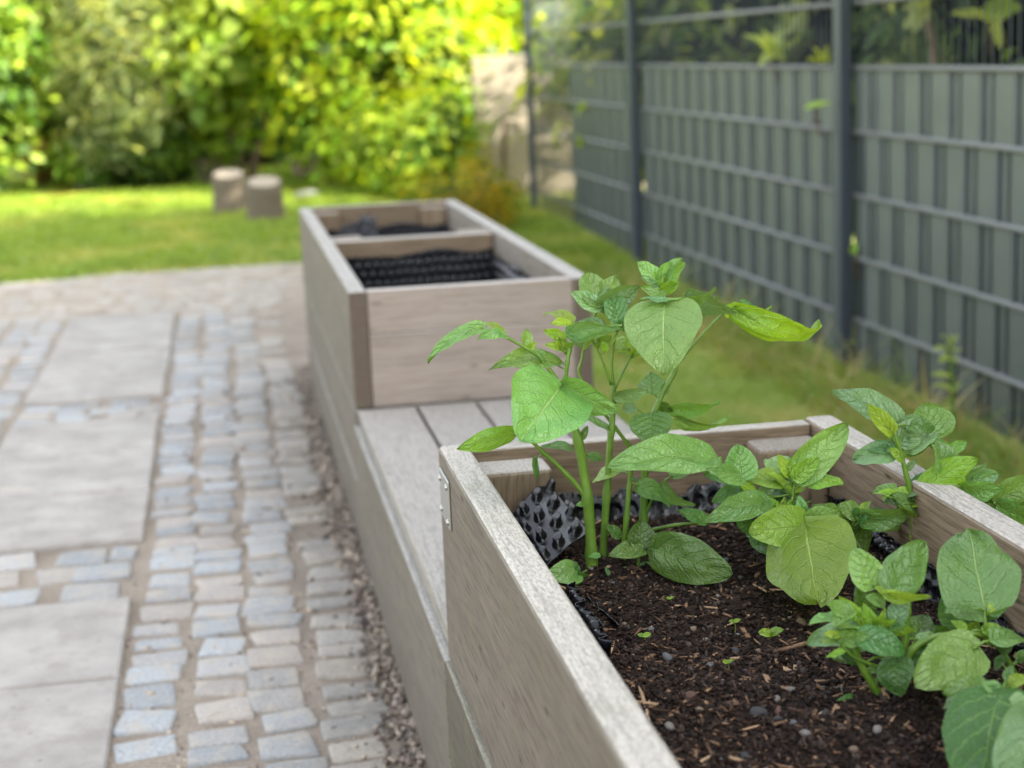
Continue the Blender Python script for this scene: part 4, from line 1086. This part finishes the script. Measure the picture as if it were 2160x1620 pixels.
def cloud_pts(c, r, n, ncl, csz, rg, zmin=None, shell=.5):
    """points gathered in clumps through an ellipsoid's volume"""
    u = rg.normal(0, 1, (ncl, 3)); u /= np.linalg.norm(u, axis=1, keepdims=True)
    rr_ = rg.uniform(shell, 1, (ncl, 1)) ** .7
    cen = np.array(c) + u * rr_ * np.array(r) * rg.uniform(.82, 1.1, (ncl, 1))
    k = rg.integers(0, ncl, n)
    P = cen[k] + rg.normal(0, csz, (n, 3)) * np.array([1, 1, .75])
    Nn = (P - np.array(c)) / np.array(r); Nn /= np.linalg.norm(Nn, axis=1, keepdims=True) + 1e-9; Nn[:, 2] += .9
    if zmin is not None:
        ok = P[:, 2] > zmin; P, Nn, k = P[ok], Nn[ok], k[ok]
    return P, Nn, k
def palette(rg, n, k, pal, clump=.25, var=.2):
    pal = np.array(pal); ci = rg.integers(0, len(pal), 4000)
    cv = rg.uniform(1 - clump, 1 + clump, 4000)
    mixk = np.where(rg.random(n) < .6, ci[k], rg.integers(0, len(pal), n))
    return pal[mixk] * cv[k][:, None] * rg.uniform(1 - var, 1 + var, (n, 1))
def shrub(name, label, cat, c, r, n, size, asp, pal, mat, seed, ncl=60, csz=.18, stems=5, droop=.3, zmin=.03, group=None, shell=.4, core=0, stem_r=.03, corecol=(.03, .05, .012), stemtop=.5):
    rg = np.random.default_rng(seed)
    base = Vector((c[0], c[1], gz(c[0], c[1])))
    root = empty(name, base, label, cat, group)
    P, Nn, k = cloud_pts(c, r, n, ncl, csz, rg, zmin)
    leafcloud('crown', P, Nn, size, asp, palette(rg, len(P), k, pal), mat, root, tuple(base), seed + 1, droop)
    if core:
        # oversized dark leaves added inside the crown to block sun and look shaded
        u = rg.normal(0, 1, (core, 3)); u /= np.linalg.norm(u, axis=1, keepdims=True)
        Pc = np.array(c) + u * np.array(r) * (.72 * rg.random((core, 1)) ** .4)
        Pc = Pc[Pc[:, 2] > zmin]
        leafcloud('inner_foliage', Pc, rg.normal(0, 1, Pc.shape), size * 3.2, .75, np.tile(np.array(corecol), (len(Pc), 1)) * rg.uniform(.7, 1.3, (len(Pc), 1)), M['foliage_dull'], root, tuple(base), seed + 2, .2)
    V, Fc = [], []
    rs = random.Random(seed)
    for i in range(stems):
        a = rs.uniform(0, 6.28); q0 = base + Vector((math.cos(a), math.sin(a), 0)) * rs.uniform(0, .12 * r[0])
        q0.z -= .03
        top = Vector((c[0] + math.cos(a) * r[0] * rs.uniform(.2, .7), c[1] + math.sin(a) * r[1] * rs.uniform(.2, .7), c[2] + r[2] * rs.uniform(0, stemtop)))
        mid = q0.lerp(top, .5) + Vector((rs.gauss(0, .08), rs.gauss(0, .08), .1)) * r[0]
        tube_geom(catmull([q0, mid, top], 5), stem_r * rs.uniform(.7, 1.2), stem_r * .3, 7, V, Fc)
        for _ in range(3):
            st = q0.lerp(top, rs.uniform(.4, .8)); e = st + Vector((rs.gauss(0, .5), rs.gauss(0, .5), rs.uniform(.1, .6))) * r[0] * .6
            tube_geom(catmull([st, st.lerp(e, .5) + Vector((0, 0, .05)), e], 3), stem_r * .35, stem_r * .12, 5, V, Fc)
    link('trunk', from_arrays('trunk', [v - base for v in V], Fc), M['bark'], root, base)
    return root
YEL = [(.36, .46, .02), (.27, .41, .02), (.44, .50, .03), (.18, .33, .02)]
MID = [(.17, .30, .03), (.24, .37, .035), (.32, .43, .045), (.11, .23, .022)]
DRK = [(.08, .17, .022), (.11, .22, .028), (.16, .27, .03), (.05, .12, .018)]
GRY = [(.15, .21, .09), (.19, .25, .11), (.11, .17, .08), (.32, .37, .15)]
LAU = [(.14, .21, .07), (.20, .27, .09), (.29, .36, .14), (.08, .14, .05), (.45, .50, .24)]

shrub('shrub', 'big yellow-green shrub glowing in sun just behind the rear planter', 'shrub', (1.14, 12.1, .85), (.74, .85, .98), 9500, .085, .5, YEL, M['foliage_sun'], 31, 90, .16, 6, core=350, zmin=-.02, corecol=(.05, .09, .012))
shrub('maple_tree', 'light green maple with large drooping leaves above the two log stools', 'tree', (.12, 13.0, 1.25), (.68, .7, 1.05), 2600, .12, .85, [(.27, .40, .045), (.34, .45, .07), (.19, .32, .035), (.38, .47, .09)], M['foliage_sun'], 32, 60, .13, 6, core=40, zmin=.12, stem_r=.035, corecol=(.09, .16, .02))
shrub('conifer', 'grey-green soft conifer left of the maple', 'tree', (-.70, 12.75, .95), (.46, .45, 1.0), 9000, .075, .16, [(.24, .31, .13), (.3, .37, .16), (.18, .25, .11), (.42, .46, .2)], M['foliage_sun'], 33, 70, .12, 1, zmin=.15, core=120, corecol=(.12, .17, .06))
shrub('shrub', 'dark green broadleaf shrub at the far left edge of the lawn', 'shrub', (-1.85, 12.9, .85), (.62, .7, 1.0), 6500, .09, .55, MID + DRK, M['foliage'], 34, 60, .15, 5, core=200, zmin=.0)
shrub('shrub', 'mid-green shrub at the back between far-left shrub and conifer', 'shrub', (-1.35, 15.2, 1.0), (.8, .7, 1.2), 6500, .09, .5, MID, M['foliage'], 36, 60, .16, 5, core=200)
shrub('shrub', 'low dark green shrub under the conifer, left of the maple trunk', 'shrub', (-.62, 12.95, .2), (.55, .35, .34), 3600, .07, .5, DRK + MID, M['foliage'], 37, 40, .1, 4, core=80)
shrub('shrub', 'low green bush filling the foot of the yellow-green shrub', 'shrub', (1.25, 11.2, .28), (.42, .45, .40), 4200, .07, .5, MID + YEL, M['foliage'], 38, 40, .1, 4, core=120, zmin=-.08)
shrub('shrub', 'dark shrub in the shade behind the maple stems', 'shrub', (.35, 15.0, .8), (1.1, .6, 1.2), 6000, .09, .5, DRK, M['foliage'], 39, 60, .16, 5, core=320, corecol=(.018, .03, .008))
shrub('goldenrod', 'yellow flowering perennials behind the right corner of the rear planter', 'flowers', (1.38, 9.7, .06), (.28, .5, .22), 2600, .04, .4, [(.42, .32, .02), (.5, .40, .03), (.2, .24, .03), (.12, .2, .03)], M['foliage_sun'], 40, 30, .06, 8, zmin=-.12, stem_r=.006)
shrub('ornamental_grass', 'tuft of tan dry grass at the left lawn edge', 'grass tuft', (-1.02, 13.6, .12), (.32, .25, .2), 2600, .16, .05, [(.34, .24, .10), (.42, .32, .14), (.25, .2, .07)], M['foliage'], 41, 20, .08, 6, droop=-.8, zmin=0, stem_r=.004)
# far back woods behind everything
for i, (x, y, r_, hgt, pal, lab) in enumerate([(-2.9, 18.5, 1.6, 2.2, MID, 'green background tree at the far left'), (-1.2, 20.5, 1.7, 2.6, DRK + MID, 'dark green background tree behind the conifer'), (.8, 20.0, 1.5, 2.4, MID, 'green background tree behind the maple'),
        (2.7, 13.2, .8, 1.9, YEL, 'pale yellow tree hanging over the beige wall'), (3.9, 19.0, 1.3, 2.6, YEL + MID, 'sunlit tree beyond the far end of the fence')]):
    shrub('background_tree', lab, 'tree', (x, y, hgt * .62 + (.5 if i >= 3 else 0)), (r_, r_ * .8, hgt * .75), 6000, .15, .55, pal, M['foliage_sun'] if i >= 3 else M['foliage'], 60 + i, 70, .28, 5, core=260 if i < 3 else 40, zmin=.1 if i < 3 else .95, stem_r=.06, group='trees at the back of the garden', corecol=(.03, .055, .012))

# beige wall beyond the fence end
wl = link('garden_wall', boxmesh('garden_wall', 1.75, .14, .98, .01, 1), M['wallpaint'], None, (2.62, 11.75, .34))
tag(wl, 'pale beige rendered garden wall in sun beyond the fence end', 'wall')

# laurel hedge behind the fence; unseen height added to shade the beds
spots = [(3.1, -1.7), (3.05, .2), (3.25, 2.0), (3.0, 3.9), (3.2, 5.6), (3.05, 7.1), (2.75, 9.0), (2.75, 10.5)]  # first spot is out of view, added to keep the front planter shaded
labs = ['tall laurel behind the fence, level with the front planter', 'tall laurel behind the fence, nearest the camera', 'tall laurel behind the fence, second from the camera', 'tall laurel behind the right-hand fence panel', 'tall laurel behind the middle fence panel', 'tall laurel behind the left fence post', 'low laurel behind the farther fence panel', 'low laurel farthest along the fence']
for i, (x, y) in enumerate(spots):
    hz = 2.1 if i < 5 else 1.8
    if i > 5:
        shrub('laurel', labs[i], 'hedge shrub', (x, y, .75), (.5, .95, .75), 3000, .12, .4, LAU + YEL, M['foliage_sun'], 80 + i, 60, .16, 5, core=160, zmin=.1, stem_r=.02, group='laurels behind the fence', shell=.5)
        continue
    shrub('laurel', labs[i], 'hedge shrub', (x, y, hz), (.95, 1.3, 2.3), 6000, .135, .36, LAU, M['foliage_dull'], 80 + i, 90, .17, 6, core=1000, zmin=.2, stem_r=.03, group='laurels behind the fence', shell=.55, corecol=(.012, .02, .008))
shrub('ash_tree', 'loose high tree rising behind the laurels over the fence', 'tree', (5.0, 5.2, 4.7), (1.5, 2.2, 1.7), 3600, .17, .45, MID, M['foliage'], 95, 70, .28, 4, zmin=1.5, stem_r=.07)  # unseen porous crown, added to break the lawn shade into dapples
# bright shoots reaching over and through the fence
def shoot(px, py, Y, spec, label, mat='foliage_sun', col=(.2, .3, .05)):
    p = at(px, py, Y)
    root = empty('laurel_shoot', p, label, 'shoot')
    V, Fc = tube_geom(catmull([p + Vector((.02, .02, -.10)), p + Vector((.0, .0, -.04)), p], 4), .004, .0025, 6)
    link('twig', from_arrays('twig', [v - p for v in V], Fc), M['bark'], root, p)
    for (bx, by, tx, ty, w) in spec:
        B_, T_ = at(bx, by, Y), at(tx, ty, Y - .02); sc = (p - CAM).dot(FW) / F
        v = (CAM - p).normalized()
        V, UV, Fc = leaf_geom(B_, T_, w * sc, v + Vector((0, 0, .8)), .15, .1, 0, bx * .1, nu=6, nv=8)
        link('leaf', from_arrays('leaf', [q - p for q in V], Fc, uvs=UV, cols=np.tile(np.array(col), (len(V), 1))), M[mat], root, p)
shoot(2085, 45, 4.8, [(2085, 40, 2000, 32, 30), (2095, 48, 2112, 105, 26), (2080, 40, 2100, 5, 24), (2090, 45, 2130, 30, 20)], 'pale yellow-green laurel shoot hanging at the top right of the fence', col=(.5, .6, .18))
shoot(1630, 110, 5.9, [(1630, 105, 1660, 55, 26), (1628, 110, 1570, 72, 24), (1632, 112, 1680, 85, 22), (1630, 115, 1600, 140, 22), (1632, 112, 1660, 130, 20), (1628, 108, 1610, 62, 20)], 'light green laurel shoot above the middle fence panel', col=(.42, .52, .22))
shoot(1735, 130, 5.5, [(1735, 132, 1700, 125, 14), (1735, 130, 1715, 100, 14), (1735, 130, 1745, 95, 14), (1735, 132, 1755, 118, 14)], 'small yellow-green shoot just left of the right fence post', col=(.5, .6, .06))
shoot(1722, 222, 5.2, [(1700, 228, 1752, 216, 15)], 'single pale green leaf sticking out of the middle fence panel', col=(.4, .6, .14))
shoot(1803, 525, 5.1, [(1800, 535, 1808, 512, 20)], 'small green leaf at the right fence post', col=(.32, .55, .1))
rs_ = random.Random(77)
for k in range(10):
    Y = rs_.uniform(4.2, 7.6); p3 = Vector((rs_.uniform(2.08, 2.3), Y, rs_.uniform(.86, 1.25)))
    root = empty('laurel_shoot', p3, 'pale green laurel shoot among the darker leaves above the fence strips', 'shoot', 'pale shoots above the fence strips')
    V, Fc = tube_geom(catmull([p3 + Vector((.05, .03, -.16)), p3 + Vector((.01, .0, -.06)), p3], 4), .004, .0025, 6)
    link('twig', from_arrays('twig', [v - p3 for v in V], Fc), M['bark'], root, p3)
    for q in range(7):
        a = q * .9 + k; d = Vector((-.25 - .3 * rs_.random(), math.cos(a), math.sin(a) * .8)).normalized(); L = rs_.uniform(.06, .11)
        V, UV, Fc = leaf_geom(p3 + d * .01, p3 + d * L, L * .4, (CAM - p3).normalized() + Vector((0, 0, .6)), .15, .1, 0, q + k, nu=6, nv=8)
        link('leaf', from_arrays('leaf', [v - p3 for v in V], Fc, uvs=UV, cols=np.tile(np.array((.46, .55, .26)) * rs_.uniform(.7, 1.1), (len(V), 1))), M['foliage_sun'], root, p3)
tr = tube_geom(catmull([at(1945, -40, 5.4), at(1958, 40, 5.4), at(1972, 140, 5.4), at(1985, 260, 5.4)], 5), .013, .010, 7)
tag(link('dead_branch', from_arrays('dead_branch', tr[0], tr[1]), simple('tan_twig', (.3, .22, .15), .8, 0, .2, 30, .4)), 'tan bare branch behind the top of the right fence panel', 'branch')

# weed by the fence
p0 = at(2008, 905, 4.0); p0.z = gz(p0.x, 4.0)
weed = empty('weed', p0, 'single tall pale green weed standing in front of the right fence panel', 'weed')
st = catmull([p0, at(2010, 830, 4.0), at(2004, 760, 4.0), at(2000, 725, 4.0)], 5)
V, Fc = tube_geom(st, .006, .004, 7); link('stem', from_arrays('stem', [v - p0 for v in V], Fc), M['stem'], weed, p0)
for (bx, by, tx, ty, w_) in [(2000, 740, 1968, 738, 24), (2000, 735, 1985, 706, 20), (2002, 735, 2022, 706, 18), (2003, 742, 2030, 740, 18), (2004, 755, 2022, 765, 18), (2002, 750, 1980, 765, 20), (2006, 795, 1962, 790, 18), (2008, 825, 1968, 815, 22), (2009, 830, 2030, 805, 14), (2000, 735, 2002, 705, 16), (2010, 860, 1980, 870, 18)]:
    V, UV, Fc = leaf_geom(at(bx, by, 4.0), at(tx, ty, 3.98), w_ * 4.1 / F, Vector((0, -.5, .8)), .15, .1, 0, bx * .3, nu=6, nv=8)
    link('leaf', from_arrays('leaf', [q - p0 for q in V], Fc, uvs=UV, cols=np.tile(np.array((.4, .5, .2)), (len(V), 1))), M['foliage'], weed, p0)

# ------------------------------------------------------------------ lawn grass
def grass(name, regions, label, seed):
    rg = np.random.default_rng(seed)
    Ps, Hs, Ws, Cs = [], [], [], []
    for (x0, x1, y0, y1, n, h, wd, pal, fn) in regions:
        x = rg.uniform(x0, x1, n); y = rg.uniform(y0, y1, n)
        ok = np.array([fn(a, c) for a, c in zip(x, y)]); x, y = x[ok], y[ok]
        z = np.array([gz(a, c) for a, c in zip(x, y)])
        nz = np.array([mnoise.noise(Vector((a * 2.2, c * 2.2, seed))) + .5 * mnoise.noise(Vector((a * 7, c * 7, seed))) for a, c in zip(x, y)])
        Ps.append(np.stack([x, y, z], 1)); m_ = len(x)
        Hs.append(h * rg.uniform(.5, 1.3, m_) * (1 + .6 * nz)); Ws.append(wd * rg.uniform(.7, 1.3, m_))
        pal = np.array(pal); idx = np.clip(((nz * .9 + .5) * len(pal) + rg.normal(0, .7, m_)).astype(int), 0, len(pal) - 1)
        Cs.append(pal[idx] * rg.uniform(.75, 1.25, (m_, 1)))
    P = np.concatenate(Ps); Hh = np.concatenate(Hs)[:, None]; Wd = np.concatenate(Ws)[:, None]; C_ = np.concatenate(Cs); n = len(P)
    a = rg.uniform(0, 2 * np.pi, n); S = np.stack([np.cos(a), np.sin(a), np.zeros(n)], 1)
    lean = np.stack([rg.normal(0, .75, n), rg.normal(0, .75, n), np.ones(n)], 1)
    P[:, 2] -= .004
    mid = P + lean * Hh * .55; tip = P + (lean * np.array([1.9, 1.9, .92])) * Hh
    V = np.stack([P - S * Wd, P + S * Wd, mid + S * Wd * .8, mid - S * Wd * .8, tip + S * Wd * .12, tip - S * Wd * .12], 1)
    f = np.array([(0, 1, 2, 3), (3, 2, 4, 5)])
    Fc = (f[None] + (np.arange(n) * 6)[:, None, None]).reshape(-1, 4)
    o = link(name, from_arrays(name, V.reshape(-1, 3), Fc, cols=np.repeat(C_, 6, axis=0), smooth=False), M['grassblade'])
    return tag(o, label, 'grass', None, 'stuff')
GR = [(.54, .44, .20), (.38, .43, .11), (.30, .42, .08), (.25, .40, .07), (.33, .46, .09)]
GR2 = [(.38, .36, .06), (.27, .34, .045), (.20, .30, .035), (.17, .27, .035), (.26, .36, .04)]
out_of_beds = lambda x, y: x > XR + .006
back = lambda x, y: (y > edge_y(x) - .01 or x > XR) and not (XL - .01 < x < XR + .006 and y < YC + .01) and x < 1.95
grass('grass', [(.633, 1.95, 1.4, 5.0, 34000, .026, .0014, GR, out_of_beds), (.633, 1.95, 5.0, 9.0, 20000, .03, .003, GR[1:] + GR2, out_of_beds)], 'green lawn strip with straw patches between the planters and the fence', 51)
grass('grass', [(-3.6, 1.95, 7.2, 14.5, 90000, .04, .004, GR2, back)], 'short sunlit lawn in the background behind the paving', 52)
gf = lambda x, y: True
grass('grass', [(1.62, 1.93, 2.2, 7.6, 3000, .075, .0026, [(.42, .34, .15), (.26, .34, .08), (.2, .32, .06), (.5, .4, .18)], gf), (1.7, 1.92, 2.6, 7.4, 260, .16, .003, [(.3, .36, .09), (.24, .36, .07), (.45, .38, .17)], gf)], 'longer straw and green grass along the fence foot', 53)
# daisies beside the planter
for (px, py, lab) in ((1779, 881, 'white daisy head nearest the back corner of the front planter'), (1815, 899, 'white daisy head a little right of the planter corner'), (1872, 960, 'white daisy head in the lawn near the right rim')):
    p = onz(px, py, -.02); p.z = gz(p.x, p.y)
    rt = empty('daisy', p, lab, 'daisy', 'daisies in the lawn')
    V, Fc = tube_geom([p, p + Vector((0, 0, .03))], .0008, .0008, 5); link('stem', from_arrays('stem', [v - p for v in V], Fc), M['stem'], rt, p)
    V, Fc = [], []
    c0 = Vector((0, 0, .032))
    for k in range(12):
        a = k * math.pi / 6; d_ = Vector((math.cos(a), math.sin(a), .15)); s_ = Vector((-math.sin(a), math.cos(a), 0))
        b0 = len(V); V += [c0 + d_ * .002 - s_ * .001, c0 + d_ * .010 - s_ * .0018, c0 + d_ * .010 + s_ * .0018, c0 + d_ * .002 + s_ * .001]; Fc.append([b0, b0 + 1, b0 + 2, b0 + 3])
    link('petals', from_arrays('petals', V, Fc, smooth=False), simple('daisy_white', (.8, .8, .78), .6, 0, .03, 20), rt, p)
    me = rock_mesh('centre', 1, .003, 1, .1, (1, 1, .6)); link('centre', me, simple('daisy_yellow', (.6, .42, .03), .6, 0, .1, 40), rt, p + Vector((0, 0, .033)))

# ------------------------------------------------------------------ log stools, boulders
for (px0, px1, pyt, pyb, lab, sd) in ((452, 524, 372, 458, 'left log stool, slightly farther back on the lawn', 1), (524, 602, 390, 474, 'right log stool, the nearer of the pair on the lawn', 2)):
    c = onz((px0 + px1) / 2, pyb - 6, -.02); dist = (c - CAM).dot(FW)
    r = (px1 - px0) / 2 * dist / F; h = (pyb - pyt) * dist / F * .97
    base = Vector((c.x, c.y + r * .8, gz(c.x, c.y)))
    rt = empty('log_stool', base, lab, 'log stool', 'log stools on the lawn')
    V, Fc = [], []
    nseg = 20
    for lv, (z, q) in enumerate(((-.02, 1.14), (h * .2, 1.02), (h * .7, .96), (h - .012, .96), (h, .86))):
        for k in range(nseg):
            a = 2 * math.pi * k / nseg; w2 = 1 + .13 * mnoise.noise(Vector((math.cos(a) * 2, math.sin(a) * 2, sd)))
            V.append(Vector((math.cos(a) * r * q * w2, math.sin(a) * r * q * w2, z + (.17 + .05 * sd) * math.sin(a) * r * q * (lv >= 3))))
    for lv in range(4):
        for k in range(nseg): a = lv * nseg + k; c2 = lv * nseg + (k + 1) % nseg; Fc.append([a, c2, c2 + nseg, a + nseg])
    link('log', from_arrays('log', V, Fc), M['stump_side'], rt, base)
    top = [V[4 * nseg + k] for k in range(nseg)]; cen = Vector((0, 0, h + .001))
    link('cut_top', from_arrays('cut_top', top + [cen], [[k, (k + 1) % nseg, nseg] for k in range(nseg)]), M['stump_top'], rt, base)
BO = ((425, 318, .17, 'pinkish boulder under the maple, left of the log stools', 3), (650, 350, .11, 'pinkish boulder in the shade right of the log stools', 5))
for (px, py, s_, lab, sd) in BO:
    p = at(px, py, 13.0 if px > 100 else 12.3)
    o = link('boulder', rock_mesh('boulder', sd, 1, 3, .55, (1, .8, .9)), M['rock'], None, (p.x, p.y, .05)); o.scale = (s_ * 1.0, s_ * .8, s_ * 1.25)
    tag(o, lab, 'boulder', 'boulders under the shrubs')
for i, (px, py, Y, sz, lab) in enumerate(((650, 410, 11.4, .07, 'flat pale stone in the lawn left of the rear planter'), (200, 392, 13.0, .12, 'flat pale stone beside the dry grass tuft'))):
    p = onz(px, py, .0); o = link('edging_stone', rock_mesh('edging_stone', 12 + i, 1, 2, .2, (1.3, .8, .4), (.4, .38, .36)), M['pebble'], None, p); o.scale = (sz,) * 3; tag(o, lab, 'stone')
# thin stake
stk = tube_geom([at(1062, 440, 11.5), at(1064, 300, 11.5), at(1066, 255, 11.5)], .018, .016, 8)
tag(link('plant_stake', from_arrays('plant_stake', stk[0], stk[1]), M['bark']), 'thin brown stake standing right of the yellow-green shrub', 'stake')
